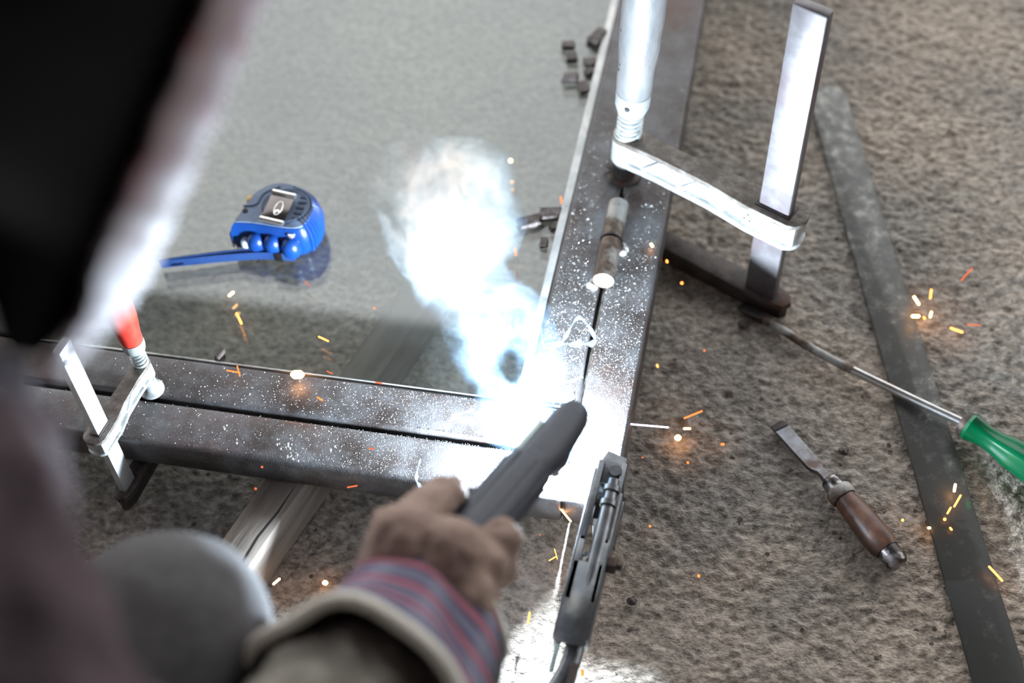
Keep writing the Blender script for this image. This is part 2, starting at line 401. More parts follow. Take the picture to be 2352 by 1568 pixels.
# ================================================================== setting
def hash2(ix, iy, s):
    n = (ix * 374761393 + iy * 668265263 + s * 1442695041) & 0xffffffff
    n = ((n ^ (n >> 13)) * 1274126177) & 0xffffffff
    return ((n ^ (n >> 16)) & 0xffff) / 65535.
def vnoise(x, y, s):
    ix = np.floor(x).astype(np.int64); iy = np.floor(y).astype(np.int64); fx = x - ix; fy = y - iy
    fx = fx * fx * (3 - 2 * fx); fy = fy * fy * (3 - 2 * fy)
    a, b, c, d = hash2(ix, iy, s), hash2(ix + 1, iy, s), hash2(ix, iy + 1, s), hash2(ix + 1, iy + 1, s)
    return (a * (1 - fx) + b * fx) * (1 - fy) + (c * (1 - fx) + d * fx) * fy
def make_floor():
    fx = np.arange(-.72, .44, .0019); fy = np.arange(-.26, .76, .0019)
    xs = np.concatenate(([-3., -2., -1.2, -.9], fx, [.6, 1., 2., 3.2])); ys = np.concatenate(([-2.6, -1.6, -.8, -.4], fy, [.95, 1.4, 2.4, 5., 9.]))
    X, Y = np.meshgrid(xs, ys); nx, ny = len(xs), len(ys)
    h = vnoise(X * 140, Y * 180, 1) * .6 + vnoise(X * 250 + 7, Y * 270, 2) * .6 + vnoise(X * 55, Y * 85, 3) * .45 + vnoise(X * 16, Y * 34, 4) * .45
    Z = (h - 1.62) * .0034
    pit = vnoise(X * 55 + 3, Y * 55, 9); Z -= np.clip(pit - .86, 0, 1) * .016
    co = np.stack((X, Y, Z), -1).reshape(-1, 3)
    i = np.arange(nx * ny).reshape(ny, nx)
    q = np.stack((i[:-1, :-1], i[:-1, 1:], i[1:, 1:], i[1:, :-1]), -1).reshape(-1, 4)
    me = bpy.data.meshes.new('floor'); me.vertices.add(len(co)); me.vertices.foreach_set('co', co.astype(np.float32).ravel())
    me.loops.add(q.size); me.loops.foreach_set('vertex_index', q.ravel().astype(np.int32))
    me.polygons.add(len(q)); me.polygons.foreach_set('loop_start', np.arange(0, q.size, 4, dtype=np.int32))
    me.polygons.foreach_set('use_smooth', np.ones(len(q), bool))
    me.update(calc_edges=True); me.validate()
    o = link('floor', me, 'floor'); tag(o, 'rough grey-brown concrete workshop floor', 'floor', kind='structure')
make_floor()
o = B().box((.1, -.35, 2.66), (6.2, 4.9, .12)).build('ceiling', 'roof', smooth=False); tag(o, 'dark workshop roof overhead', 'roof', kind='structure')
o = B().box((.1, -2.65, 1.3), (6.2, .1, 2.62)).build('wall_back', 'wall', smooth=False); tag(o, 'dim workshop wall behind the welder', 'wall', kind='structure')
o = B().box((-3.05, -1.6, 1.3), (.1, 2.2, 2.62)).build('wall_left', 'wall', smooth=False); tag(o, 'dim workshop side wall', 'wall', kind='structure')

o = B().box((3.25, -1.1, 1.3), (.1, 3.2, 2.62)).build('added_blocker_right', 'wall', smooth=False); tag(o, 'added unseen wall blocking side sky light on the right', 'wall', kind='structure')  # out-of-view wall added to keep sky light from the right off the welder

# ================================================================== timber bearers
TOP = .075; W = .0415; BOT = .045
def timber(cx, cy, ln, ang, w, h, label, seed):
    t = empty('timber_bearer', label, 'timber', (cx, cy, 0), Euler((0, 0, R(ang))).to_quaternion(), 'timber bearers under the steel frame')
    random.seed(seed); b = B()
    b.box((0, 0, h / 2), (w, ln, h), bev=.002)
    bm = b.bm
    bmesh.ops.subdivide_edges(bm, edges=[e for e in bm.edges if abs((e.verts[0].co - e.verts[1].co).y) > ln * .5], cuts=14)
    for v in bm.verts:
        if v.co.z > .01 and v.co.z < h - .004 or v.co.z < h - .004: v.co.x += random.uniform(-.0008, .0008)
    b.build('beam', 'wood_old', t)
    # a long drying crack at the arris
    pts = [V((w / 2 - .006 + random.uniform(-.0015, .0015), -ln * .46 + i * ln * .05, h)) for i in range(10)]
    B().tube(pts, [.0002] + [.0009] * 8 + [.0002], 6, flat=.3).build('crack', 'dark_hole', t)
    return t
timber(-.212, -.035, .50, -15.5, .031, BOT, 'weathered grey timber under the near rail, cracked along one edge', 3)
timber(-.30, .80, .9, 88, .05, BOT, 'weathered timber bearer under the far end of the steel frame', 4)

# ================================================================== steel frame and door leaf
def tube_box(b, x0, x1, y0, y1):
    b.box(((x0 + x1) / 2, (y0 + y1) / 2, (TOP + BOT) / 2), (x1 - x0, y1 - y0, TOP - BOT), bev=.0040, seg=3); return b
G = .0020
fr = empty('steel_door_frame', 'outer dark steel tube frame, jamb and sill meeting at the weld', 'frame', (.02, -.02, BOT))
O = fr.location
tube_box(B(), G, W, -W, .92).build('jamb', 'steel', fr, loc=O)
tube_box(B(), -.95, G - .0004, -W, -G).build('sill', 'steel', fr, loc=O)
lf = empty('steel_door_leaf', 'inner dark steel tube door leaf holding the glass', 'door leaf', (-.47, .4, BOT)); O = lf.location
tube_box(B(), -W, -G, W + .0003, .92).build('stile', 'steel', lf, loc=O)
tube_box(B(), -.95, -G, G, W).build('bottom_rail', 'steel', lf, loc=O)
tube_box(B(), -.49, -.45, W + .0003, .92).build('mullion', 'steel', lf, loc=O)
B().box((-W - .0038, .48, .068), (.0072, .868, .0085), bev=.0008).build('glazing_bead', 'bead', lf, loc=O)
B().box((-.245, W + .0011, .069), (.396, .0018, .0105), bev=.0004).build('glazing_bead', 'bead', lf, loc=O)
B().box((-.4916, .48, .068), (.0028, .868, .009), bev=.0005).build('glazing_bead', 'bead', lf, loc=O)
B().box((-.4488, .48, .068), (.002, .868, .009), bev=.0005).build('glazing_bead', 'bead', lf, loc=O)
g1 = B().box((-.2487, .4805, .0645), (.399, .872, .005)).build('glass_pane', 'glass', lf, smooth=False, loc=O); g1['label'] = 'wide clear glass pane reflecting the bright sky'
g2 = B().box((-.72, .4805, .0645), (.455, .872, .005)).build('glass_pane', 'glass', lf, smooth=False, loc=O); g2['label'] = 'second clear glass pane beyond the mullion'
GZ = .067
# seam weld line between stile and bottom rail
b = B(); random.seed(5)
for i in range(14): b.sphere((-W + .003 + i * .0027, W + .0002, TOP - .0001), .0016, 1, (1.1, .6, .35))
b.build('weld_seam', 'spatter', lf, loc=O)

# weld spatter grains, dense near the arc: nobody could count them
def spatter(name, parent, n, xr, yr, seed, ref):
    rng = random.Random(seed); b = B(); k = 0
    base = [V((1, 0, 0)), V((-.5, .87, 0)), V((-.5, -.87, 0)), V((0, 0, 1.))]
    while k < n:
        x = rng.uniform(*xr); y = rng.uniform(*yr)
        d = math.hypot(x - ARC.x, y - ARC.y)
        if rng.random() > math.exp(-d / .13): continue
        r = rng.choice((.00012, .00015, .00018, .0002, .00024, .0003, .00042)); a = rng.uniform(0, 6.3); rot = Matrix.Rotation(a, 3, 'Z')
        vs = [b.bm.verts.new(rot @ (q * r) + V((x, y, TOP - .00005))) for q in base]
        for t in ((0, 1, 3), (1, 2, 3), (2, 0, 3)): b.bm.faces.new([vs[j] for j in t])
        k += 1
    o = b.build(name, 'spatter', parent, smooth=False, loc=ref); o['kind'] = 'stuff'; o['label'] = 'fine grains of weld spatter on the steel'
spatter('weld_spatter', fr, 5200, (.003, W - .003), (-W + .003, .45), 11, fr.location)
spatter('weld_spatter', fr, 4200, (-.42, 0), (-W + .003, -.003), 12, fr.location)
spatter('weld_spatter', lf, 3600, (-W + .003, -.003), (W, .36), 13, lf.location)
spatter('weld_spatter', lf, 4200, (-.42, -.003), (.004, W - .003), 14, lf.location)
# larger frayed crumbs on the sill
b = B(); rng = random.Random(8)
for (cx, cy, n) in ((-.212, -.027, 16), (-.205, -.037, 10), (-.262, -.020, 3), (-.245, -.03, 3), (-.17, -.025, 4)):
    for i in range(n):
        b.sphere((cx + rng.gauss(0, .004), min(max(cy + rng.gauss(0, .004), -W + .003), -.004), TOP + .0003), rng.uniform(.0004, .0011), 1, (1, 1.4, .6))
o = b.build('weld_crumbs', 'spatter', fr, loc=fr.location); o['kind'] = 'stuff'; o['label'] = 'pale frayed crumbs of weld slag'

# barrel hinge bridging leaf and frame
hg = empty('barrel_hinge', 'rusty barrel hinge lying across the gap between leaf and jamb', 'hinge', (.0005, .209, TOP))
MX = Matrix.Rotation(R(-90), 4, 'X')      # lathe axis -> +Y
def yl(prof, x, z, y0): return B().lathe(prof, Matrix.Translation((x, y0, z)) @ MX, 28)
hz = .0078
yl([(.0078, 0), (.0086, .0006), (.0086, .0405), (.0078, .041)], 0, hz, .0015).build('upper_barrel', 'rust_iron', hg)
yl([(.0080, 0), (.0088, .0006), (.0088, .0425), (.0080, .043)], .0003, hz, -.0445).build('lower_barrel', 'rust_iron', hg)
yl([(.0072, 0), (.0072, .004)], 0, hz, -.002).build('pin', 'dark_iron', hg)
yl([(.0094, 0), (.0096, .0006), (.0096, .0012), (.0094, .0018)], 0, hz, -.0006).build('washer', 'dark_iron', hg)
rng = random.Random(3)
for grp in (((-.009, -.04), (-.0105, -.044), (-.007, -.046)), ((.0105, -.005), (.0115, -.001), (.0095, .003))):
    b = B()
    for x, y in grp: b.sphere((x, y, .001), rng.uniform(.0025, .0042), 2, (1, 1, .7))
    b.build('tack_weld', 'spatter', hg)

# ================================================================== F clamps
def f_clamp(name, label, loc, yaw, tilt, arm, bar_w, bar_t, za, zb, bar0, bar1, jaw0, jaw1, hw, mats, screw_tilt, r_scr, grip):
    rot = (Euler((0, 0, yaw)).to_matrix() @ Euler((0, tilt, 0)).to_matrix()).to_quaternion()
    c = empty(name, label, 'clamp', loc, rot)
    # rail
    b = B().box((arm, 0, (bar0 + bar1) / 2), (bar_w, bar_t, bar1 - bar0), bev=bar_t * .16)
    rail = b.build('rail', mats['rail'], c)
    # sliding arm: I section with boss, sleeve and zigzag ribs
    hwb = hw * .92
    def outline(k):
        pts = []
        for a in range(90, 271, 15): pts.append((hwb * k * math.cos(R(a)), hwb * k * math.sin(R(a))))
        xe = arm + bar_w * .62; he = hw * 1.12 * k
        pts += [(arm * .25, -hw * .72 * k), (arm * .6, -hw * .8 * k), (arm - bar_w * .7, -he)]
        for a in range(-90, 91, 15): pts.append((xe + he * .75 * math.cos(R(a)), he * math.sin(R(a))))
        pts += [(arm - bar_w * .7, he), (arm * .6, hw * .8 * k), (arm * .25, hw * .72 * k)]
        return pts
    ft = (zb - za) * .17
    b = B()
    b.prism(outline(1.), za, za + ft, bev=ft * .3)
    b.prism(outline(.62), za + ft * .5, zb - ft * .5)
    b.lathe([(hwb * .8, za), (hwb * 1.0, za + ft), (hwb * .95, zb - ft), (hwb * .86, zb + ft * .3)], None, 28)
    b.box((arm, 0, (za + zb) / 2), (bar_w * 1.75, hw * 1.9, (zb - za) * .98), bev=hw * .2)
    a = b.build('sliding_arm', mats['arm'], c)
    B().prism(outline(1.), zb - ft, zb, bev=ft * .3).build('arm_flange', mats['flange'], a)
    b = B(); nz = 5 if arm > .1 else 3; x0, x1 = arm * .16, arm - bar_w * 1.0
    for sgn in (-1, 1):
        for i in range(nz):
            xa = x0 + (x1 - x0) * i / nz; xb = x0 + (x1 - x0) * (i + 1) / nz
            p = [V((xa, sgn * hw * .56, (zb - ft) if i % 2 else (za + ft))), V((xb, sgn * hw * .56, (za + ft) if i % 2 else (zb - ft)))]
            b.tube(p, .0022 if arm > .1 else .0012, 6)
    b.build('rib', mats['arm'], a)
    b = B().box((arm, 0, zb + .0001), (bar_w * 1.16, bar_t * 1.5, .0012), bev=.0003); b.build('slot_mouth', 'dark_iron', a)
    # fixed jaw under the work
    jt = jaw1 - jaw0
    b = B()
    poly = [(-hw * .9, 0), (-hw * .6, -hw * .7), (arm * .5, -hw * .75), (arm + bar_w * .3, -hw * 1.0), (arm + bar_w * .9, -hw * .6), (arm + bar_w * 1.05, 0),
            (arm + bar_w * .9, hw * .6), (arm + bar_w * .3, hw * 1.0), (arm * .5, hw * .75), (-hw * .6, hw * .7)]
    b.prism(poly, jaw1 - jt * .3, jaw1, bev=jt * .06)
    b.prism([(x * .985, y * .72) for x, y in poly], jaw0, jaw1 - jt * .2, bev=jt * .12)
    b.lathe([(hw * .6, jaw1 - jt * .3), (hw * .75, jaw1), (hw * .7, -(TOP - BOT) - .0004)], None, 20)
    b.build('fixed_jaw', mats['jaw'], c)
    # spindle group
    sp = Matrix.Rotation(screw_tilt, 4, 'Y')
    pz = grip['pad_h']; pr = grip['pad_r']
    b = B().lathe([(pr * .92, 0.0003), (pr, .0012), (pr, .003), (pr * .72, .0045), (r_scr * 1.25, .0045 + (pz - .0045) * grip.get('cone', .5)), (r_scr * 1.12, pz)], None, 28)
    if grip.get('lug'): b.box((-pr * .85, -pr * .1, .0035), (pr * .7, pr * .55, .006), bev=.0012)
    b.build('swivel_pad', mats['pad'], c)
    z0, z1 = pz * .8, grip['z0']
    b = B(); prof = []; n = int((z1 - z0) / (r_scr * .34)); 
    for i in range(n + 1):
        z = z0 + (z1 - z0) * i / n; prof.append((r_scr * (1. if i % 2 else .78), z))
    b.lathe(prof, sp, 20); s = b.build('screw_spindle', mats['screw'], c)
    # springy visible coil of the thread above the arm
    pts = []; turns = grip['turns']; zc0, zc1 = zb + .001, z1
    for i in range(int(turns * 14) + 1):
        t = i / (turns * 14); an = t * turns * 2 * math.pi
        pts.append(sp @ V((r_scr * 1.12 * math.cos(an), r_scr * 1.12 * math.sin(an), zc0 + (zc1 - zc0) * t)))
    B().tube(pts, r_scr * .20, 7).build('thread', mats['screw'], s)
    g = B().lathe(grip['ferrule'], sp, 28).build('ferrule', mats['ferrule'], c)
    if grip.get('hole'):
        h = grip['hole']
        B().lathe([(.0019, 0), (.0023, .0006), (.0019, .0012)], sp @ Matrix.Translation(h[0]) @ V(h[1]).to_track_quat('Z', 'Y').to_matrix().to_4x4(), 14).build('rivet_hole', 'dark_hole', g)
    h = B().lathe(grip['prof'], sp, 28, cap=grip.get('cap', True)).build('handle', mats['handle'], c)
    if grip.get('bore'):
        B().lathe(grip['bore'], sp, 24).build('bore', 'dark_hole', h)
    if grip.get('specks'):
        for p in grip['specks']: B().sphere(V(p), .0011, 1, (1, 1, 1.5), M=sp).build('dent', 'dark_hole', h)
    return c, rail, a
S = V((-.0016, .2926)); Bp = V((.129, .232)); d = Bp - S
big = dict(pad_h=.017, pad_r=.0145, lug=True, z0=.079, turns=5.5,
           ferrule=[(.0092, .0785), (.0118, .080), (.0142, .088), (.0146, .099), (.0143, .102)],
           prof=[(.0138, .102), (.0146, .1035), (.0152, .115), (.0149, .13), (.0165, .15), (.0172, .18), (.0168, .22), (.0172, .26), (.0160, .30), (.013, .306)],
           hole=((.0035, -.0139, .094), (.25, -1, 0)), specks=[(-.0095, -.0112, .128), (-.0085, -.0120, .135), (-.0100, -.0130, .17)])
bc, rail, arm_o = f_clamp('bar_clamp', 'large plated bar clamp with silver grip, gripping the jamb', (S.x, S.y, TOP), math.atan2(d.y, d.x), R(2.0), d.length,
        .0275, .0105, .022, .051, -.070, .252, -.0735, -.052, .0125,
        dict(rail='plated_bar', arm='plated', flange='flange', jaw='dark_iron', pad='dark_iron', screw='plated', ferrule='plated', handle='grip_grey'), R(3.), .0085, big)
for x, z in ((.126, .040), (.123, .035), (.128, .034)): B().sphere((x, -.0119, z), .0011, 1).build('dent', 'dark_hole', arm_o)
S = V((-.3303, .0067)); Bp = V((-.339, -.0555)); d = Bp - S
small = dict(pad_h=.016, cone=.12, pad_r=.0098, z0=.052, turns=4.,
             ferrule=[(.0062, .0515), (.0080, .053), (.0088, .057), (.0088, .0635)],
             prof=[(.0082, .0635), (.0086, .066), (.0088, .072), (.0098, .080), (.0110, .090), (.0113, .105), (.0111, .128), (.0105, .132), (.0088, .1325), (.0082, .129), (.0080, .11)],
             bore=[(.0079, .1105), (.0079, .1115)])
sc, srail, sarm = f_clamp('bar_clamp', 'small bar clamp with chipped red handle, gripping the sill', (S.x, S.y, TOP), math.atan2(d.y, d.x), R(0.), d.length,
        .0145, .006, .019, .036, -.056, .133, -.060, -.040, .0078,
        dict(rail='rail_white', arm='plated', flange='flange', jaw='dark_iron', pad='plated', screw='plated', ferrule='plated', handle='red_paint'), R(0.), .0050, small)
B().lathe([(.0022, 0), (.0022, .009)], Matrix.Translation((.0628 + .0055, -.0045, .121)) @ MX, 14).build('stop_pin', 'plated', srail)

# ================================================================== tape measure
tp = empty('tape_measure', 'blue tape measure with steel belt clip lying on the glass', 'tape measure', (-.279, .178, GZ)); O = V(tp.location)
outl = [(-.3133, .1657), (-.3099, .1824), (-.3065, .1993), (-.3014, .2089), (-.29, .2174), (-.278, .2186), (-.2635, .2145), (-.2526, .2062),
        (-.2467, .1947), (-.246, .1832), (-.2503, .1695), (-.2634, .1656), (-.2962, .1672)]
oc = [V((x, y, 0)) for x, y in outl]
sm = [(p.x, p.y) for p in catmull(oc + [oc[0]], 4)[:-1]]
cx0, cy0 = -.279, .190
def sc_out(k, dy=0.): return [(cx0 + (x - cx0) * k, cy0 + (y - cy0) * k + dy) for x, y in sm]
b = B(); rs = []
for k, z in ((.90, GZ + .0003), (1.0, GZ + .004), (1.055, GZ + .015), (1.05, GZ + .022), (1.0, GZ + .029), (.93, GZ + .0325)):
    rs.append([V((x, y, z)) for x, y in sc_out(k)])
b.rings(rs).build('case', 'blue', tp, loc=O)
case = tp.children[0]
b = B().prism(sc_out(.925, .0008), GZ + .031, GZ + .0335, bev=.0006).build('face_plate', 'blue_grey', tp, loc=O); face = b
# ribs round the back of the case
b = B()
for i, (x, y) in enumerate(sm):
    if (x > -.272 and y > .17):
        d = V((x - cx0, y - cy0, 0)).normalized(); p = V((cx0, cy0, 0)) + (V((x, y, 0)) - V((cx0, cy0, 0))) * 1.0
        b.tube([p + d * .0015 + V((0, 0, GZ + .006)), p + d * .0028 + V((0, 0, GZ + .018)), p + d * .0005 + V((0, 0, GZ + .0285)), p - d * .004 + V((0, 0, GZ + .0332))], .0017, 6)
b.build('grip_rib', 'blue', case, loc=O)
# raised finger grips along the near side
for x, y, z, r in ((-.3085, .1722, .084, .0070), (-.2935, .1640, .0825, .0082), (-.279, .1642, .0825, .0082), (-.2625, .1632, .0815, .0088)):
    B().sphere((x, y, z), r, 3, (1., .95, 1.25)).build('finger_grip', 'blue', case, loc=O)
B().sphere((-.2545, .1755, .078), .0085, 3, (1, 1, 1.2)).build('finger_grip', 'blue', case, loc=O)
# ring and slots moulded in the face
ctr = V((-.272, .192))
def ring(rad, th, z):
    pts = [V((ctr.x + rad * math.cos(a), ctr.y + rad * .95 * math.sin(a), z)) for a in [2 * math.pi * i / 40 for i in range(41)]]
    return B().tube(pts, th, 6, cap=False)
ring(.0205, .0007, GZ + .0336).build('face_groove', 'blue_dark', face, loc=O)
ring(.0190, .0008, GZ + .0337).build('face_ridge', 'blue_grey', face, loc=O)
for i in range(5):
    yy = ctr.y + .012 - i * .0062; b = B()
    b.box((ctr.x - .0112, yy, GZ + .0337), (.0085, .0034, .0012), bev=.0004).build('face_slot', 'blue_dark', face, loc=O)
    B().box((ctr.x + .0120, yy, GZ + .0337), (.0065, .0034, .0012), bev=.0004).build('face_slot', 'blue_dark', face, loc=O)
B().tube(catmull([(-.3085, .1865, GZ + .0337), (-.298, .190, GZ + .0337), (-.2955, .203, GZ + .0337), (-.284, .213, GZ + .0337)], 5), .0007, 6).build('face_groove', 'blue_dark', face, loc=O)
B().lathe([(.0022, 0), (.0022, .001)], Matrix.Translation((-.3052, .1815, GZ + .0332)), 14).build('screw_recess', 'dark_hole', face, loc=O)
B().lathe([(.0030, 0), (.0033, .002), (.0028, .003)], Matrix.Translation((-.261, .1655, .0935)), 14).build('screw_boss', 'chrome_br', face, loc=O)
# belt clip
cl = [V((x, y, 0)) for x, y in ((-.2875, .2049), (-.2646, .2016), (-.2675, .1657), (-.2878, .1692))]
u = (cl[1] - cl[0]).normalized(); w = ((cl[3] - cl[0]) + (cl[2] - cl[1])).normalized(); ctrc = sum(cl, V()) / 4
MC = Matrix(((u.x, w.x, 0, ctrc.x), (u.y, w.y, 0, ctrc.y), (0, 0, -1, GZ + .0375), (0, 0, 0, 1)))
cw, chh = .0212, .0345
clip = B().box((0, 0, 0), (cw, chh, .0012), M=MC, bev=.0003).build('belt_clip', 'chrome', tp, loc=O)
for sgn in (-1, 1):
    pts = [MC @ V((-cw / 2, sgn * (chh / 2 - .0015), -.0004)), MC @ V((cw / 2, sgn * (chh / 2 - .0015), -.0004))]
    B().tube(pts, .0026, 10, flat=.75).build('rolled_edge', 'chrome_br', clip, loc=O)
B().box((0, 0, .0022), (cw * .9, .003, .003), M=MC @ Matrix.Translation((0, chh / 2 - .004, 0))).build('clip_foot', 'chrome', clip, loc=O)
pts = [MC @ V((.0032 * math.cos(a) + .001, .0075 * math.sin(a) + .001, -.0008)) for a in [2 * math.pi * i / 24 for i in range(25)]]
B().tube(pts, .0005, 6, cap=False).build('pressed_slot', 'chrome_br', clip, loc=O)
B().sphere(MC @ V((.001, .005, -.0006)), .0024, 2, (1, 1.2, .4)).build('clip_rivet', 'chrome_br', clip, loc=O)
# buttons, hook, strap
B().box((-.3020, .1625, .0800), (.0075, .0085, .0135), bev=.0026, seg=3).build('lock_button', 'white_pl', tp, loc=O)
B().box((-.3095, .2035, .090), (.006, .007, .007), bev=.002).build('release_button', 'yellow_pl', tp, loc=O)
MH = Matrix.Translation((-.3165, .1690, .0795)) @ Matrix.Rotation(R(8), 4, 'Z')
hk = B().box((0, 0, 0), (.0012, .0085, .017), M=MH, bev=.0004).build('tape_hook', 'chrome', tp, loc=O)
B().lathe([(.0018, 0), (.0021, .0005), (.0018, .001)], MH @ Matrix.Translation((-.001, 0, .002)) @ Matrix.Rotation(R(90), 4, 'Y'), 12).build('hook_hole', 'chrome_br', hk, loc=O)
sp_pts = catmull([(-.2600, .1600, .0735), (-.2709, .1585, .0745), (-.2883, .1570, .0745), (-.3132, .1512, .0745), (-.3411, .1428, .0750), (-.3705, .1342, .0750)], 6)
def ribbon(pts, wz, th, dz=0., dy=0.):
    b = B(); rs = []
    for i, p in enumerate(pts):
        t = (pts[min(i + 1, len(pts) - 1)] - pts[max(i - 1, 0)]).normalized(); nrm = V((-t.y, t.x, 0)).normalized(); up = V((0, 0, 1))
        c = p + V((0, dy, dz)); rs.append([c + nrm * th - up * wz, c + nrm * th + up * wz, c - nrm * th + up * wz, c - nrm * th - up * wz])
    return b.rings(rs)
ribbon(sp_pts, .0042, .0007).build('wrist_strap', 'strap', tp, loc=O)
ribbon([p + V((0, .0032 * math.sin(math.pi * i / (len(sp_pts) - 1)), .0012)) for i, p in enumerate(sp_pts)], .0040, .0006).build('wrist_strap', 'strap', tp, loc=O)
B().box((-.2735, .1585, .0745), (.0065, .0042, .0096), bev=.0006, M=None).build('strap_crimp', 'chrome', tp, loc=O)

# ================================================================== slag chips on the glass
def chip(x, y, lx, ly, lz, ang, label, seed):
    rng = random.Random(seed); b = B().box((0, 0, lz / 2), (lx, ly, lz))
    for v in b.bm.verts:
        v.co.x += rng.uniform(-.16, .16) * lx; v.co.y += rng.uniform(-.16, .16) * ly
        if v.co.z > lz * .3: v.co.z += rng.uniform(-.22, .1) * lz; v.co.x *= .9
    bmesh.ops.bevel(b.bm, geom=list(b.bm.edges), offset=lz * .1, segments=1, affect='EDGES')
    o = b.build('slag_chip', 'chip', smooth=False); o.location = (x, y, GZ); o.rotation_euler = (0, 0, R(ang))
    tag(o, label, 'slag chip', 'brown slag chips on the glass')
for i, (x, y, lx, ly, lz, a, lab) in enumerate([
    (-.080, .463, .0135, .0085, .006, 5, 'slag chip farthest from the bead in the far cluster'),
    (-.0725, .4465, .0105, .0085, .006, 12, 'slag chip just below the outermost one, in the far cluster'),
    (-.0545, .476, .010, .018, .009, -25, 'tall slag chip leaning at the bead, highest in the far cluster'),
    (-.0555, .4425, .011, .0085, .006, 10, 'slag chip near the bead, upper of the touching pair'),
    (-.0535, .4285, .0085, .009, .005, 40, 'slag chip near the bead, lower of the touching pair'),
    (-.0700, .4175, .0145, .0085, .007, 8, 'wedge slag chip lowest on the left of the far cluster'),
    (-.0555, .4065, .0085, .0115, .006, 20, 'small slag chip against the bead, nearest of the far cluster'),
    (-.0735, .2310, .0205, .0095, .007, 22, 'long wedge slag chip level with the hinge'),
    (-.0570, .2440, .0150, .0095, .007, 14, 'blocky slag chip touching the bead beside the hinge'),
    (-.0525, .2300, .0060, .0050, .004, 30, 'tiny slag crumb against the bead beside the hinge'),
    (-.0570, .2105, .0055, .0075, .005, 5, 'small round slag crumb just below the wedge chip'),
    (-.0590, .1215, .0110, .0125, .008, 25, 'dark slag chip at the edge of the smoke'),
    (-.2895, .0500, .0050, .0085, .010, -15, 'lone slag chip standing behind the bottom rail')]):
    chip(x, y, lx * 1.12, ly * 1.12, lz, a, lab, 20 + i)

# ================================================================== steel strip, screwdriver, chisel on the floor
st = B()
p0 = V((.166, .513)); p1 = V((.345, -.175)); dd = (p1 - p0); ln = dd.length; dd.normalize()
poly = []; hwd = .0178
for a in range(0, 181, 20): poly.append((hwd * math.cos(R(a)), ln / 2 - .012 + .016 * math.sin(R(a))))
poly += [(-hwd * 1.08, -ln / 2), (hwd * 1.08, -ln / 2)]
o = st.prism(poly, 0, .0028, bev=.0005).build('steel_strip', 'strip')
o.location = ((p0.x + p1.x) / 2, (p0.y + p1.y) / 2, 0.0006); o.rotation_euler = (0, 0, math.atan2(dd.y, dd.x) + math.pi / 2)
tag(o, 'long flat worn steel strip lying on the concrete floor', 'steel strip')

sd = empty('screwdriver', 'long screwdriver with green handle lying across the steel strip', 'screwdriver', (.248, .145, 0)); O = V(sd.location)
path = catmull([(.131, .211, .0040), (.150, .199, .0050), (.187, .1745, .0078), (.248, .1455, .0085), (.2975, .1205, .0125)], 8)
npt = len(path); cut = int(npt * .60)
B().tube(path[:cut + 1], [.0034 + .0004 * min(1, i / 8) for i in range(cut + 1)], 12, flat=1).build('rusty_shaft', 'rust_iron', sd, loc=O)
B().tube(path[cut:], .0037, 12).build('shaft', 'shaft_bright', sd, loc=O)
tipd = (path[1] - path[0]).normalized(); side = tipd.cross(V((0, 0, 1))).normalized()
b = B(); rs = []
for t, wv, hv in ((.002, .0034, .0034), (-.008, .0048, .0022), (-.018, .0054, .0012), (-.023, .0048, .0007)):
    p = path[0] + tipd * t; p = V((p.x, p.y, max(p.z, .0035)))
    up = V((0, 0, 1)); rs.append([p + side * wv + up * hv, p - side * wv + up * hv, p - side * wv - up * hv, p + side * wv - up * hv])
b.rings(rs).build('blade_tip', 'dark_iron', sd, loc=O)
hd = V((.338 - .297, .093 - .120, -.0006)).normalized(); hb = V((.2965, .1208, .0135))
MHd = Matrix.Translation(hb) @ hd.to_track_quat('Z', 'Y').to_matrix().to_4x4()
B().lathe([(.0062, -.002), (.0095, -.001), (.0105, .002), (.0102, .0045)], MHd, 20).build('collar', 'dark_iron', sd, loc=O)
b = B(); rs = []
for z, r, fl in ((.004, .0108, 0), (.007, .0120, .1), (.012, .0105, .5), (.020, .0092, .8), (.030, .0098, 1), (.042, .0125, 1), (.06, .0140, 1), (.09, .0140, 1), (.115, .013, 1), (.122, .0095, .6), (.124, .004, 0)):
    rs.append([MHd @ V((r * (1 + .07 * fl * math.cos(6 * a)) * math.cos(a), r * (1 + .07 * fl * math.cos(6 * a)) * math.sin(a), z)) for a in [2 * math.pi * i / 36 for i in range(36)]])
b.rings(rs).build('handle', 'green', sd, loc=O)

c0 = V((.154, .101, .0)); c1 = V((.249, -.014, .0)); cd = (c1 - c0); cl_ = cd.length; cd.normalize()
ch = empty('wood_chisel', 'old chisel with turned wooden handle lying on the floor', 'chisel', c0, axis_q(cd))
hz_ = .0115
blade = [(-.002, -.0062), (.045, -.0058), (.050, -.0046), (.055, -.0028), (.064, -.0036), (.066, -.0036), (.066, .0036), (.064, .0036), (.055, .0028), (.050, .0046), (.045, .0058), (-.002, .0062)]
b = B(); rs = []
for x, hw_, zt, zb_ in ((-.003, .0062, .0026, .0018), (.006, .0062, .0058, .0020), (.045, .0058, .0088, .0048), (.049, .0050, .0096, .0056), (.054, .0030, .0112, .0066), (.060, .0034, .0134, .0074), (.066, .0046, .0152, .0080)):
    rs.append([V((x, hw_, zb_)), V((x, hw_, zt)), V((x, -hw_, zt)), V((x, -hw_, zb_))])
bl = b.rings(rs).build('blade', 'chisel_steel', ch, ang=25)
B().box((.001, 0, .0040), (.0075, .0123, .0009), M=Matrix.Translation((0, 0, 0)) @ Matrix.Rotation(R(-20), 4, 'Y'), bev=.0002).build('bevel_edge', 'dark_iron', bl)
XZ = Matrix.Translation((0, 0, hz_)) @ Matrix.Rotation(R(90), 4, 'Y')
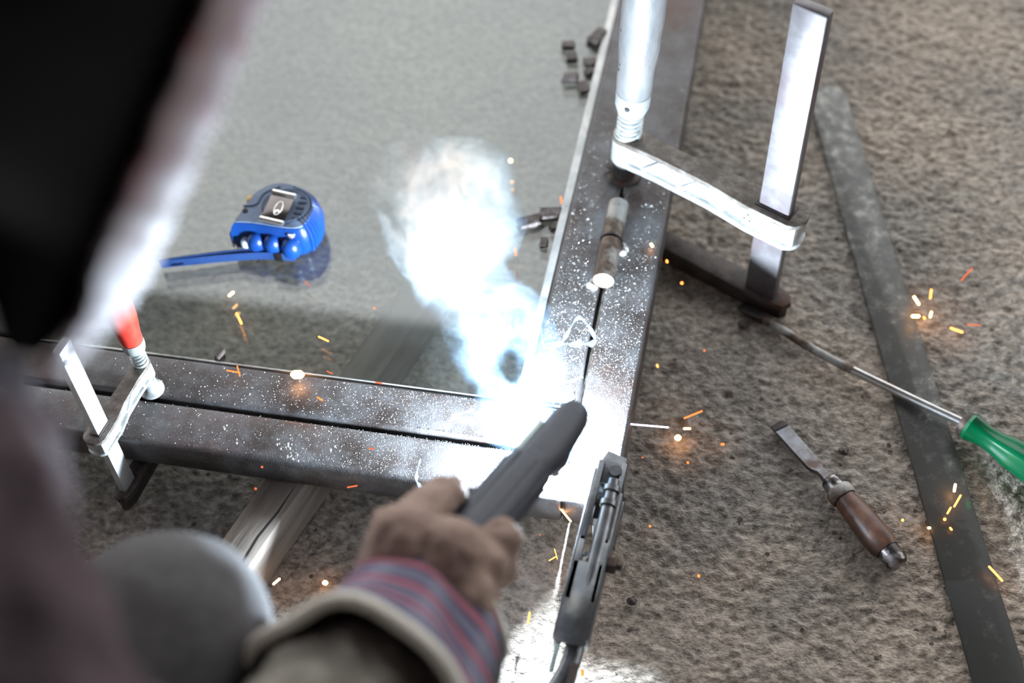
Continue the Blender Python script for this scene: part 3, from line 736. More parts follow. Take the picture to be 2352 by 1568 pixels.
B().lathe([(.0050, .064), (.0072, .066), (.0082, .074), (.0084, .078)], XZ, 24).build('bolster', 'cap_steel', ch)
B().lathe([(.0100, .076), (.0108, .0775), (.0108, .0835), (.0098, .085)], XZ, 24).build('ferrule', 'rust_iron', ch)
B().lathe([(.0086, .0845), (.0092, .088), (.0104, .100), (.0112, .112), (.0116, .124), (.0112, .133), (.0098, .1365), (.0094, .1375)], XZ, 28).build('handle', 'wood_handle', ch)
B().lathe([(.0088, .137), (.0090, .143), (.0086, .149), (.0070, .1515), (.003, .152)], XZ, 24).build('end_cap', 'cap_steel', ch)
# small stones on the floor
for i, (x, y, r, lab) in enumerate([(.206, .086, .0042, 'small dark stone on the concrete above the chisel handle'), (.0595, -.0735, .0040, 'small dark stone on the concrete right of the pliers'),
                                   (.1155, .2035, .0050, 'small dark stone beside the clamp lower jaw')]):
    b = B().sphere((0, 0, r * .4), r, 2, (1, .9, .6)); rng = random.Random(40 + i)
    for v in b.bm.verts: v.co *= rng.uniform(.85, 1.12)
    o = b.build('pebble', 'chip', smooth=False); o.location = (x, y, 0); tag(o, lab, 'stone', 'small stones on the floor')

# ================================================================== locking pliers clamped on the corner
pl = empty('locking_pliers', 'steel locking pliers gripping the frame corner beside the arc', 'pliers', (.033, -.02, .078)); O = V(pl.location)
A0 = V((.0365, -.022, .100)); A1 = V((.0295, -.160, .100)); ax = (A1 - A0).normalized()
Qp = axis_q(ax); MP = Matrix.Translation(A0) @ Qp.to_matrix().to_4x4()     # x along handle, y to image left.. , z up
# which side is left (towards -X world)?
yv = MP.to_3x3() @ V((0, 1, 0)); LS = 1 if yv.x < 0 else -1
LN = (A1 - A0).length
def pbox(c, d_, bev=.0008): return B().box((c[0], LS * c[1], c[2]), d_, M=MP, bev=bev)
hwp = .0105
# top plate with a long slot: two cheeks, two ends
ch_parts = B()
for (c, d_) in (((.030, hwp * .78, 0), (.150 * .45, hwp * .42, .0022)), ((.030, -hwp * .80, 0), (.150 * .45, hwp * .36, .0022)), ((LN - .027, 0, 0), (.062, hwp * 2, .0022)), ((.085, hwp * .80, 0), (.05, hwp * .40, .0022)), ((.085, -hwp * .82, 0), (.05, hwp * .34, .0022)),
               ):
    ch_parts.box((c[0], LS * c[1], c[2]), d_, M=MP, bev=.0006)
for sgn in (-1, 1):    # rounded slot end
    for a in range(0, 91, 30):
        ch_parts.box((LN - .058 + .006 * (1 - math.cos(R(a))) - .006, LS * sgn * (hwp * .62 - .0045 * (1 - math.sin(R(a)))), 0), (.004, .003, .002), M=MP)
ch_parts.build('handle_plate', 'plier', pl, loc=O)
pbox((LN / 2 + .002, hwp + .0005, -.012), (LN - .004, .0022, .026)).build('side_plate', 'plier', pl, loc=O)
pbox((LN / 2 + .010, -hwp - .0002, -.008), (LN - .022, .0022, .018)).build('side_plate', 'plier', pl, loc=O)
rod = B().tube([MP @ V((.012, -LS * .0035, .001)), MP @ V((.05, -LS * .0038, -.001)), MP @ V((.098, -LS * .0028, -.004))], [.0042, .0052, .0052], 16); rod.build('lever_rod', 'plier', pl, loc=O)
b = B()
for x in (.020, .032): b.tube([MP @ V((x - .002, -LS * .0036, .0005)), MP @ V((x + .002, -LS * .0036, .0003))], .0062, 16)
b.build('rod_collar', 'plier', pl, loc=O)
# jaws: upper on the tube, lower below
jw = B().prism([(-.014, -.006), (-.010, .009), (.010, .0105), (.014, .004), (.014, -.010), (.002, -.0115)], -.019, -.001, M=MP, bev=.0015).build('upper_jaw', 'plier', pl, loc=O)
B().lathe([(.0048, 0), (.0052, .001), (.0046, .003)], MP @ Matrix.Translation((.004, -LS * .003, -.001)), 18).build('jaw_rivet', 'plier', jw, loc=O)
B().prism([(-.012, -.007), (-.008, .008), (.03, .008), (.03, -.008)], -.066, -.0565, M=MP, bev=.0015).build('lower_jaw', 'plier', pl, loc=O)
pbox((.030, 0, -.040), (.012, .014, .050)).build('jaw_bridge', 'plier', pl, loc=O)
MN = MP @ Matrix.Translation((.075, -LS * (hwp + .001), -.007)) @ Matrix.Rotation(R(90) * LS, 4, 'X')
nb = B().lathe([(.0062, 0), (.0062, .0055), (.0052, .0065)], MN, 6).build('pivot_nut', 'dark_iron', pl, ang=20, loc=O)
B().lathe([(.0032, 0), (.0032, .0105)], MN, 14).build('bolt_end', 'dark_iron', nb, loc=O)
pbox((LN + .010, hwp * .70, -.002), (.030, .0036, .0030), .0009).build('release_tab', 'plier_pale', pl, loc=O)
lp = [MP @ V((LN - .02, -LS * .002, -.010)), MP @ V((LN + .005, -LS * .003, -.011)), MP @ V((LN + .020, -LS * .001, -.012)), MP @ V((LN + .034, LS * .004, -.014)), MP @ V((LN + .052, LS * .012, -.018))]
B().tube(catmull(lp, 6), [.0062 + .0016 * (i / 24) for i in range(25)], 14, flat=.8).build('lower_handle', 'plier', pl, loc=O)
pbox((LN + .026, LS * 0 - .006, -.010), (.024, .005, .012)).build('lower_handle_web', 'dark_iron', pl, loc=O)

# ================================================================== electrode holder
GRIP = V((-0.023, -0.1827, 0.248)); TIP = V((0.0162, -0.0458, 0.195)); ha = (TIP - GRIP).normalized(); LH = (TIP - GRIP).length
eh = empty('electrode_holder', 'black insulated welding electrode holder held in the gloved hand', 'electrode holder', GRIP)
vw = (CAM - GRIP).normalized(); sd_ = ha.cross(vw).normalized(); up_ = sd_.cross(ha).normalized()   # sd_ = image right
MHo = Matrix((ha, -sd_, up_)).transposed().to_4x4(); MHo = Matrix.Translation(GRIP) @ MHo     # x forward, y image-left, z to viewer
def ringsec(x, ry, rz, y0=0., z0=0., n=24): return [MHo @ V((x, y0 + ry * math.cos(2 * math.pi * i / n), z0 + rz * math.sin(2 * math.pi * i / n))) for i in range(n)]
O = V(eh.location)
B().rings([ringsec(x, r, r * .95) for x, r in ((-.075, .011), (-.07, .0135), (-.03, .0155), (.01, .0160), (.05, .0160), (.080, .0152), (.0835, .0142), (.084, .012))]).build('grip', 'black_pl', eh, loc=O)
b = B()
for k in range(8):
    a = 2 * math.pi * k / 8
    b.tube([MHo @ V((x, .0158 * math.cos(a), .0150 * math.sin(a))) for x in (-.02, .02, .075)], .0009, 6)
b.build('grip_flute', 'black_pl', eh, loc=O)
B().rings([ringsec(x, ry, rz, y0, z0) for x, ry, rz, y0, z0 in ((.080, .0128, .0125, 0, 0), (.100, .0140, .012, -.0015, 0), (.118, .0130, .011, -.001, 0), (LH - .014, .0118, .0105, 0, 0), (LH - .006, .0108, .0098, 0, 0), (LH, .0086, .0080, .0003, 0), (LH + .0035, .0055, .0055, .0004, 0), (LH + .0050, .0022, .0025, .0004, 0))]).build('head_insulator', 'black_pl', eh, loc=O)
B().rings([ringsec(x, ry, rz, -.0095, -.006) for x, ry, rz in ((.094, .004, .006), (.100, .0065, .0085), (.110, .0078, .009), (.117, .0062, .008), (.121, .003, .005))]).build('lower_jaw_insulator', 'black_pl', eh, loc=O)
B().rings([[MHo @ V((x, .0130 + dy, dz)) for dy, dz in ((-.001, -.003), (.002, -.003), (.002, .003), (-.001, .003))] for x in (.078, .120)]).build('release_lever', 'plier_pale', eh, loc=O)
jp = MHo @ V((.112, -.010, -.012))
B().lathe([(.0045, 0), (.0045, .010)], Matrix.Translation(jp) @ Matrix.Rotation(R(180), 4, 'X'), 14).build('brass_jaw', 'copper', eh, loc=O)
B().tube([jp + V((0, 0, .004)), ARC + V((0, .001, .004))], [.0016, .0015], 10).build('electrode', 'electrode', eh, loc=O)
cab = catmull([MHo @ V((-.06, 0, -.001)), MHo @ V((-.082, 0, -.012)), MHo @ V((-.098, -.008, -.07)), V((-.01, -.32, .07)), V((.03, -.42, .012)), V((.12, -.55, .008)), V((.5, -.9, .008))], 8)
B().tube(cab, .006, 10).build('cable', 'black_pl', eh, loc=O)

# the arc itself: a small ragged ball of white plasma at the electrode tip
b = B().sphere((0, 0, 0), .0085, 2, (1.2, 1.0, .8)); rng = random.Random(2)
from mathutils import noise as mnoise
for v in b.bm.verts: v.co *= 1 + .35 * mnoise.noise(v.co * 190.)
o = b.build('welding_arc', 'arc'); o.location = ARC + V((0, 0, -.002)); tag(o, 'blinding white welding arc at the electrode tip on the frame corner', 'arc')
o.visible_shadow = True

# ================================================================== sparks
SP = [(-0.101, 0.2926, -0.101, 0.2926, 0.08, 0.00173, 'w'), 
      (-0.1311, 0.2396, -0.1256, 0.2288, 0.1, 0.00097, 'w'), 
      (-0.0774, 0.1917, -0.075, 0.1843, 0.08, 0.00081, 'o'), 
      (-0.049, 0.2508, -0.0473, 0.2439, 0.085, 0.0007, 'o'), 
      (-0.1019, 0.1718, -0.0992, 0.1657, 0.08, 0.00067, 'o'), 
      (-0.1787, 0.1147, -0.1787, 0.1147, 0.075, 0.0008, 'o'), 
      (-0.3011, 0.1097, -0.299, 0.1137, 0.075, 0.00109, 'w'), 
      (-0.2891, 0.0925, -0.2818, 0.0828, 0.075, 0.00095, 'y'), 
      (-0.2439, 0.1345, -0.2373, 0.1299, 0.075, 0.00041, 'r'), 
      (-0.2156, 0.0793, -0.2068, 0.0761, 0.075, 0.00066, 'y'), 
      (-0.2752, 0.0301, -0.2644, 0.0296, 0.082, 0.00052, 'o'), 
      (-0.268, 0.0348, -0.2628, 0.0256, 0.083, 0.00052, 'o'), 
      (-0.2205, 0.0323, -0.2151, 0.0331, 0.085, 0.00333, 'w'), 
      (-0.1984, 0.0181, -0.1936, 0.0159, 0.079, 0.00063, 'o'), 
      (-0.1574, 0.0395, -0.1525, 0.0387, 0.079, 0.00063, 'r'), 
      (-0.1978, 0.0432, -0.1928, 0.0414, 0.08, 0.00051, 'r'), 
      (-0.227, -0.0419, -0.227, -0.0419, 0.065, 0.001, 'r'), 
      (-0.248, -0.0279, -0.248, -0.0279, 0.008, 0.00106, 'r'), 
      (-0.1595, -0.046, -0.1529, -0.0434, 0.06, 0.00062, 'r'), 
      (-0.147, -0.0207, -0.1436, -0.0208, 0.078, 0.00061, 'r'), 
      (-0.2043, -0.1137, -0.2011, -0.1088, 0.02, 0.001, 'w'), 
      (-0.1705, -0.1002, -0.1692, -0.1, 0.008, 0.00202, 'w'), 
      (-0.0113, -0.1048, -0.0108, -0.1131, 0.02, 0.00085, 'y'), 
      (-0.0353, -0.1413, -0.0341, -0.1445, 0.01, 0.00096, 'y'), 
      (-0.0319, -0.1456, -0.0307, -0.1487, 0.01, 0.00096, 'y'), 
      (0.0332, -0.1388, 0.0337, -0.1421, 0.01, 0.0012, 'o'), 
      (0.1058, -0.0466, 0.1058, -0.0466, 0.006, 0.00125, 'o'), 
      (0.0331, 0.213, 0.0345, 0.2107, 0.08, 0.00109, 'w'), 
      (0.0594, 0.2266, 0.0594, 0.2266, 0.02, 0.00113, 'y'), 
      (0.0449, 0.2326, 0.0456, 0.2308, 0.04, 0.00084, 'y'), 
      (0.0501, 0.1352, 0.0509, 0.1332, 0.02, 0.00081, 'y'), 
      (0.0789, 0.078, 0.0919, 0.0872, 0.03, 0.00065, 'o'), 
      (0.0746, 0.0738, 0.076, 0.074, 0.008, 0.00238, 'w'), 
      (0.0795, 0.0751, 0.0842, 0.0759, 0.02, 0.00079, 'w'), 
      (0.1104, 0.0739, 0.1118, 0.0741, 0.007, 0.00106, 'o'), 
      (0.0859, 0.0522, 0.0859, 0.0522, 0.007, 0.00104, 'o'), 
      (0.05, 0.0514, 0.05, 0.0514, 0.007, 0.00078, 'r'), 
      (0.0642, -0.0099, 0.0642, -0.0099, 0.006, 0.00102, 'o'), 
      (0.2554, 0.2477, 0.2595, 0.2401, 0.012, 0.00101, 'w'), 
      (0.2693, 0.2563, 0.2685, 0.2464, 0.014, 0.00087, 'y'), 
      (0.2546, 0.226, 0.2596, 0.2267, 0.012, 0.00129, 'w'), 
      (0.2649, 0.2315, 0.2656, 0.2299, 0.006, 0.00101, 'y'), 
      (0.2704, 0.2348, 0.2694, 0.2291, 0.01, 0.00086, 'w'), 
      (0.2864, 0.2195, 0.2957, 0.2164, 0.01, 0.001, 'y'), 
      (0.2976, 0.2169, 0.3081, 0.2176, 0.02, 0.00057, 'r'), 
      (0.2908, 0.2559, 0.2999, 0.2712, 0.03, 0.00072, 'r'), 
      (0.2905, 0.0617, 0.2896, 0.0553, 0.012, 0.00106, 'w'), 
      (0.2897, 0.0413, 0.2945, 0.0524, 0.012, 0.00079, 'y'), 
      (0.2847, 0.0343, 0.2872, 0.0401, 0.012, 0.00078, 'y'), 
      (0.2837, 0.0321, 0.2837, 0.0321, 0.007, 0.00131, 'y'), 
      (0.2718, 0.023, 0.2731, 0.0232, 0.006, 0.00104, 'w'), 
      (0.2877, 0.0251, 0.2889, 0.0236, 0.007, 0.00091, 'y'), 
      (0.2527, 0.0268, 0.2527, 0.0268, 0.006, 0.00117, 'y'), 
      (0.3154, -0.0058, 0.3246, -0.0161, 0.01, 0.0009, 'y'), 
      (-0.005, -0.0601, -0.0001, -0.0555, 0.02, 0.00049, 'y'), 
      (-0.0027, -0.0497, 0.0008, -0.0578, 0.02, 0.00037, 'y'), 
      (-0.0009, -0.037, 0.0101, -0.0478, 0.06, 0.0006, 'w'), 
      (0.0371, 0.0374, 0.0698, 0.0391, 0.07, 0.00074, 'v'), 
      (-0.0158, -0.0395, -0.0158, -0.0395, 0.02, 0.00062, 'r'), 
      (0.0864, 0.1639, 0.0864, 0.1639, 0.01, 0.00069, 'o')]
LABS = {'w': 'white-hot', 'y': 'yellow', 'o': 'orange', 'r': 'dull red', 'v': 'violet-white'}
def zone(x, y, z):
    if x > .235 and y > .15: return 'in the burst above the screwdriver handle'
    if x > .235: return 'in the burst beside the chisel handle'
    if x > .03 and z < .05: return 'over the concrete right of the jamb'
    if x > .03: return 'on the outer jamb'
    if y > .10 and z > .03: return 'over the glass pane'
    if z > .03: return 'over the near rails'
    return 'over the concrete near the glove'
sparks = []
for i, (xa, ya, xb, yb, z, r, k) in enumerate(SP):
    p = V((xa, ya, z)); q = V((xb, yb, z)); d = q - p; ln = d.length; lab_len = 'short' if ln < .0035 else 'long'
    key = k
    if ln < 1e-4: b = B().sphere((0, 0, 0), r, 2)
    else:
        b = B(); n = 6; h = ln / 2
        b.lathe([(r * .25, -h - r * .8), (r * .75, -h - r * .4), (r, -h), (r * 1.0, 0), (r, h), (r * .75, h + r * .4), (r * .25, h + r * .8)], d.to_track_quat('Z', 'Y').to_matrix().to_4x4(), 8)
    o = b.build('spark', 'sp_' + k); o.location = (p + q) / 2
    shape = 'round glowing bead' if ln < .0035 else 'slender glowing sliver'
    zn = zone(o.location.x, o.location.y, z)
    tag(o, '%s spark, %s %s' % (LABS[k], shape, zn), 'spark', 'flying sparks'); sparks.append(o)
ORD = ('leftmost', 'second from left', 'third from left', 'fourth from left', 'fifth from left', 'sixth from left', 'seventh from left', 'eighth from left')
by = {}
for o in sparks: by.setdefault(o['label'], []).append(o)
for lab, os_ in by.items():
    if len(os_) > 1:
        for j, o in enumerate(sorted(os_, key=lambda q: q.location.x + .15 * q.location.y)): o['label'] = lab + ', ' + (ORD[j] if j < len(os_) - 1 or len(os_) > 8 else 'rightmost')

# ================================================================== smoke
def smoke_mat(name, Lz, dens):
    m, nt, out = nmat(name)
    tc = N(nt, 'ShaderNodeTexCoord')
    # bend the coordinates so the smoke curls: a broad and a fine swirl
    prev = tc.outputs['Object']
    for sc, am in ((10., .085), (34., .020)):
        nw = N(nt, 'ShaderNodeTexNoise', Scale=sc, Detail=2., Roughness=.5); L(nt, prev, nw.inputs[0])
        sub = N(nt, 'ShaderNodeVectorMath', _operation='SUBTRACT'); L(nt, nw.outputs['Color'], sub.inputs[0]); sub.inputs[1].default_value = (.5, .5, .5)
        mul = N(nt, 'ShaderNodeVectorMath', _operation='MULTIPLY'); L(nt, sub.outputs[0], mul.inputs[0]); mul.inputs[1].default_value = (am, am, am * .8)
        add = N(nt, 'ShaderNodeVectorMath', _operation='ADD'); L(nt, prev, add.inputs[0]); L(nt, mul.outputs[0], add.inputs[1])
        prev = add.outputs[0]
    sx = N(nt, 'ShaderNodeSeparateXYZ'); L(nt, add.outputs[0], sx.inputs[0])
    t = math_n(nt, 'DIVIDE', sx.outputs['Z'], Lz, clamp=True)
    rr = ramp(nt, [(0., .26), (.14, .40), (.32, .40), (.46, .34), (.66, .52), (.82, .50), (1., .18)]); L(nt, t, rr.inputs[0])
    rad = math_n(nt, 'MULTIPLY', rr.outputs[0], .1)
    dist = math_n(nt, 'SQRT', math_n(nt, 'ADD', math_n(nt, 'POWER', sx.outputs['X'], 2.), math_n(nt, 'POWER', sx.outputs['Y'], 2.)))
    edge = math_n(nt, 'SUBTRACT', 1., math_n(nt, 'DIVIDE', dist, rad), clamp=True)
    edge = math_n(nt, 'POWER', edge, .8)
    # thin curled sheets: ridges of a warped noise
    n1 = N(nt, 'ShaderNodeTexNoise', Scale=21., Detail=3., Roughness=.5); L(nt, add.outputs[0], n1.inputs[0])
    rd = math_n(nt, 'SUBTRACT', 1., math_n(nt, 'MULTIPLY', math_n(nt, 'ABSOLUTE', math_n(nt, 'SUBTRACT', n1.outputs[0], .5)), 8.), clamp=True)
    rd = math_n(nt, 'POWER', rd, 2.4)
    n2 = N(nt, 'ShaderNodeTexNoise', Scale=17., Detail=3., Roughness=.6); L(nt, add.outputs[0], n2.inputs[0])
    core = ramp(nt, [(.49, 0.), (.63, 1.)]); L(nt, n2.outputs[0], core.inputs[0])
    low = ramp(nt, [(0., .05), (.12, .13), (.35, .28), (.6, .7), (.85, 1.), (1., .0)]); L(nt, t, low.inputs[0])
    dcore = math_n(nt, 'MULTIPLY', math_n(nt, 'MULTIPLY', core.outputs[0], edge), .38)
    d_ = math_n(nt, 'MULTIPLY', math_n(nt, 'ADD', math_n(nt, 'MULTIPLY', rd, math_n(nt, 'POWER', edge, .6)), dcore), low.outputs[0])
    tint = ramp(nt, [(.0, (.36, .66, 1.)), (.2, (.58, .82, 1.)), (.5, (.92, .97, 1.))]); L(nt, d_, tint.inputs[0])
    d_ = math_n(nt, 'MULTIPLY', d_, dens)
    vsn = N(nt, 'ShaderNodeVolumeScatter'); L(nt, tint.outputs[0], vsn.inputs['Color'])
    L(nt, d_, vsn.inputs['Density']); L(nt, vsn.outputs[0], out.inputs['Volume'])
    return m
P0 = V((-.008, -.012, .097)); P1 = V((-.158, .182, .220)); pd_ = P1 - P0
b = B().lathe([(.030, -.012), (.048, .0), (.060, .03), (.066, pd_.length * .6), (.068, pd_.length * .85), (.055, pd_.length * 1.04), (.02, pd_.length * 1.08)], None, 20)
# lifted clear of the steel below: keep the lower side above the frame
o = b.build('smoke_plume', smoke_mat('welding_smoke', pd_.length, 66.)); o.location = P0
o.rotation_mode = 'QUATERNION'; o.rotation_quaternion = pd_.to_track_quat('Z', 'Y')
def trim_domain(o):
    bpy.context.view_layer.update(); Mi = o.matrix_world.inverted(); bm = bmesh.new(); bm.from_mesh(o.data)
    pc = Mi @ V((0, 0, TOP + .0008)); pn = (Mi.to_3x3() @ V((0, 0, 1))).normalized()
    r = bmesh.ops.bisect_plane(bm, geom=list(bm.verts) + list(bm.edges) + list(bm.faces), plane_co=pc, plane_no=pn, clear_inner=True)
    bmesh.ops.holes_fill(bm, edges=[e for e in bm.edges if e.is_boundary]); bmesh.ops.recalc_face_normals(bm, faces=bm.faces)
    bm.to_mesh(o.data); bm.free()
trim_domain(o)
tag(o, 'billowing blue-white welding smoke rising over the glass pane', 'smoke', kind='stuff')
def wisp_mat(dens):
    m, nt, out = nmat('smoke_wisp')
    vsn = N(nt, 'ShaderNodeVolumeScatter', Density=dens); vsn.inputs['Color'].default_value = (.55, .78, 1., 1)
    L(nt, vsn.outputs[0], out.inputs['Volume']); return m
WM = wisp_mat(45.)
for pts, z, r, lab in (
    ([(-.0385, .0987), (-.0306, .0782), (-.0193, .0865), (-.0093, .1077), (.0061, .0926), (-.0054, .0843), (-.0243, .077), (-.0172, .0654), (-.0033, .0718)], .1, .0013, 'curled scroll of pale smoke above the stile'),
    ([(-.0443, .0403), (-.0385, .0536), (-.0322, .0555), (-.0257, .0473), (-.0095, .0499), (.0032, .0527)], .1, .0011, 'thin thread of smoke drifting across the stile toward the jamb'),
    ([(-.1055, -.0266), (-.1046, -.0439), (-.0972, -.0542), (-.0941, -.0631)], .085, .0010, 'faint blue smoke thread in front of the sill'),
    ([(-.0734, .0165), (-.0873, .0041), (-.0891, -.0101)], .095, .0011, 'short arched smoke thread over the bottom rail')):
    rng = random.Random(len(pts)); pp = catmull([V((x, y, z + rng.uniform(-.004, .004))) for x, y in pts], 10); n = len(pp)
    o = B().tube(pp, [r * (.35 + .65 * math.sin(math.pi * (i + .5) / n)) * (1 + .5 * math.sin(i * .9)) for i in range(n)], 8, flat=2.2).build('smoke_wisp', WM)
    tag(o, lab, 'smoke', 'loose smoke wisps')

# ================================================================== the welder
pe = empty('person', 'crouching welder in dark mauve shirt, grey trousers and black mask, holding the electrode', 'person', (-.25, -.45, 0)); O = V(pe.location)
def pmesh(name, me, mat, parent=pe):
    me.transform(Matrix.Translation(-O)); return link(name, me, mat, parent)
PEL = V((-.36, -.66, .22)); CHE = V((-.31, -.47, .50)); NEC = V((-.25, -.37, .60)); HED = V((-.205, -.285, .655))
RSH = V((-.18, -.37, .590)); REL = V((-0.0815, -0.4481, 0.4455)); A4 = V((-.0782, -.4372, .5494)); RWR = V((-0.0489, -0.3147, 0.31))
A1, A2, A3 = V((-.1417, -.359, .5865)), V((-.1145, -.3825, .5807)), V((-.108, -.4128, .5735)); FO = V((-0.0668, -0.3721, 0.3315))
LSH = V((-.43, -.38, .56)); LEL = V((-.52, -.24, .40)); LWR = V((-.42, -.12, .46))
RHI = V((-.29, -.64, .22)); RKN = V((-.145, -.303, .318)); RAN = V((-.20, -.47, .07)); RTO = V((-.16, -.36, .03))
LHI = V((-.43, -.64, .22)); LKN = V((-.52, -.33, .36)); LAN = V((-.50, -.46, .08)); LTO = V((-.48, -.34, .03))
body = blob([(PEL, .095, CHE, .10), (CHE, .09, NEC, .05), (NEC, .045, HED, .05), (HED, .07, HED + V((.02, .03, -.01)), .068), (HED + V((.03, .062, -.02)), .012, HED + V((.032, .07, -.03)), .012),
             (HED + V((.075, .0, 0)), .012, HED + V((.078, -.005, -.02)), .01),
             (CHE, .07, RSH, .045), (RSH, .035, A2, .026), (A2, .026, A4, .026), (A4, .026, REL, .026), (REL, .026, FO, .026), (FO, .026, RWR, .022), (CHE, .07, LSH, .045), (LSH, .042, LEL, .033), (LEL, .032, LWR, .024),
             (PEL, .08, RHI, .07), (RHI, .07, RKN, .05), (RKN, .048, RAN, .034), (RAN, .033, RTO, .028), (PEL, .08, LHI, .07), (LHI, .07, LKN, .05), (LKN, .048, LAN, .034), (LAN, .033, LTO, .028),
             (LWR, .024, LWR + V((.03, .05, .01)), .02)], .008, 4)
pmesh('body', body, 'skin')
shirt = blob([(PEL + V((.01, .03, .06)), .115, CHE, .125), (CHE, .115, NEC + V((0, 0, -.02)), .075), (CHE, .09, RSH, .055), (RSH, .050, A1, .036), (A1, .036, A2, .036), (A2, .036, A3, .036), (A3, .036, A4, .037), (A4, .037, REL, .037),
              (CHE, .09, LSH, .062), (LSH, .060, LEL, .048), (LEL, .046, LWR, .036)], .007, 4, fold=.010, fscale=22, seed=2)
pmesh('shirt', shirt, 'shirt')
sleeve = blob([(REL, .036, FO, .042), (FO, .042, RWR, .043)], .004, 4, fold=.004, fscale=45, seed=4)
pmesh('sleeve', sleeve, 'olive')
trs = blob([(PEL, .115, RHI, .095), (RHI, .095, RHI.lerp(RKN, .6), .072), (RHI.lerp(RKN, .6), .070, RKN, .056), (RKN, .056, RKN.lerp(RAN, .5), .054), (RKN.lerp(RAN, .5), .052, RAN, .053), (RAN, .053, RAN + V((0, 0, -.025)), .056),
            (PEL, .115, LHI, .095), (LHI, .09, LKN, .06), (LKN, .058, LAN, .053), (LAN, .053, LAN + V((0, 0, -.025)), .056)], .006, 6, fold=.0015, fscale=18, seed=6)
tr = pmesh('trousers', trs, 'trouser')
sk = RKN + V((.050, -.004, .005))
B().tube(catmull([RKN + V((.054, .012, .012)), RKN + V((.059, -.004, -.002)), RKN + V((.058, -.02, -.02)), RKN + V((.05, -.045, -.04)), RKN + V((.045, -.07, -.07))], 5), .0034, 8).build('side_seam', 'orange_seam', tr, loc=O)
for nm, a_, t_ in (('boot', RAN, RTO), ('boot', LAN, LTO)):
    pmesh(nm, blob([(a_ + V((0, 0, .03)), .05, a_, .045), (V((a_.x, a_.y, .036)), .036, V((t_.x, t_.y, .034)), .034), (V((t_.x, t_.y, .034)), .034, V((t_.x + .01, t_.y + .05, .03)), .028)], .006, 4), 'boot')

hair = blob([(HED + V((-.012, -.020, .010)), .072, HED + V((.002, .004, .022)), .068), (HED + V((-.02, -.035, -.02)), .055, HED + V((-.012, -.02, .0)), .066)], .005, 3, fold=.004, fscale=60, seed=9)
pmesh('hair', hair, 'hair')
hd_ = (LWR - LEL).normalized(); hs_ = hd_.cross(V((0, 0, 1))).normalized(); hu_ = hs_.cross(hd_)
lc_ = [(LEL.lerp(LWR, .7), .036, LWR, .034), (LWR, .030, LWR + hd_ * .055, .026)]
for k_, (sx_, ln_) in enumerate(((-.024, .052), (-.008, .060), (.008, .056), (.024, .044))):
    a_ = LWR + hd_ * .055 + hs_ * sx_; b2 = a_ + hd_ * ln_ * .55 + hu_ * .004; c2 = b2 + hd_ * ln_ * .40 - hu_ * .020
    lc_ += [(LWR + hd_ * .02 + hs_ * sx_ * .7, .016, a_, .0115), (a_, .0105, b2, .010), (b2, .010, c2, .009)]
t0_ = LWR + hd_ * .022 + hs_ * .026; t1_ = t0_ + hd_ * .030 + hs_ * .022; lc_ += [(t0_, .015, t1_, .012), (t1_, .012, t1_ + hd_ * .026 - hu_ * .006, .010)]
o = pmesh('work_glove', blob(lc_, .0026, 2, fold=.0012, fscale=60, seed=5), 'leather')
# helmet: black shell; pale pink band paints arc light onto its front edge
XC = CR @ V((1, 0, 0)); YC = CR @ V((0, 1, 0)); ZC = CR @ V((0, 0, 1))
rim = [V((-.050, -.150, .690)), V((-.061, -.178, .665)), V((-.07, -.207, .643)), V((-.079, -.244, .623)), V((-.087, -.281, .608)), V((-.0905, -.299, .6035)), V((-.095, -.315, .6)), V((-.0995, -.329, .5995)), V((-.103, -.340, .6))]
dep = [.10, .135, .14, .135, .105, .068, .028, .014, .005]
e_out = (.88 * XC - .48 * YC).normalized()
v_cam = (CAM - V((-.085, -.27, .615))).normalized(); v_cam = (v_cam - e_out * v_cam.dot(e_out)).normalized()
def shell(t0, t1, grow, nth=18, ribs=0.):
    rr = catmull(rim, 6); dd_ = []
    for i in range(len(dep) - 1):
        for k in range(6): dd_.append(dep[i] + (dep[i + 1] - dep[i]) * k / 6)
    dd_.append(dep[-1])
    b = B(); rows = []; n = len(rr)
    for j, (F, dp) in enumerate(zip(rr, dd_)):
        hwv = .075 * min(1, dp / .06) + .012
        C = F - e_out * dp; row = []
        for i in range(nth + 1):
            th = R(t0 + (t1 - t0) * i / nth)
            g = grow + ribs * (.5 + .5 * math.sin(j * 1.9))
            row.append(b.bm.verts.new(C + e_out * ((dp + g) * math.cos(th)) + v_cam * ((hwv + g) * math.sin(th))))
        rows.append(row)
    for a, c in zip(rows, rows[1:]):
        for i in range(nth): b.bm.faces.new((a[i], a[i + 1], c[i + 1], c[i]))
    return b
hm = empty('tmp', '', '') if False else None
def solid(b, name, mat, th, parent):
    bmesh.ops.recalc_face_normals(b.bm, faces=b.bm.faces)
    bmesh.ops.solidify(b.bm, geom=list(b.bm.faces), thickness=th)
    return b.build(name, mat, parent, loc=O, ang=60)
hs = solid(shell(-100, 100, -.002, 28), 'welding_helmet', 'helmet', .003, pe); hs['label'] = 'black welding helmet shell'
rt = solid(shell(-60, 18, .0035, 12, ribs=.0016), 'painted_lit_edge', 'rim', .003, hs)

# glove: hand wrapped round the grip
def hp(x, y, z): return MHo @ V((x * 1.12 - .034, y * 1.06, z * 1.06))       # x forward along grip, y image-left, z to viewer
gr = .0215
def around(x, ang, r=gr): return hp(x, r * math.cos(R(ang)), r * math.sin(R(ang)))   # ang 0 = image left, 90 = viewer, 180 = right
caps = []
WR = V((-0.038, -0.2498, 0.266))
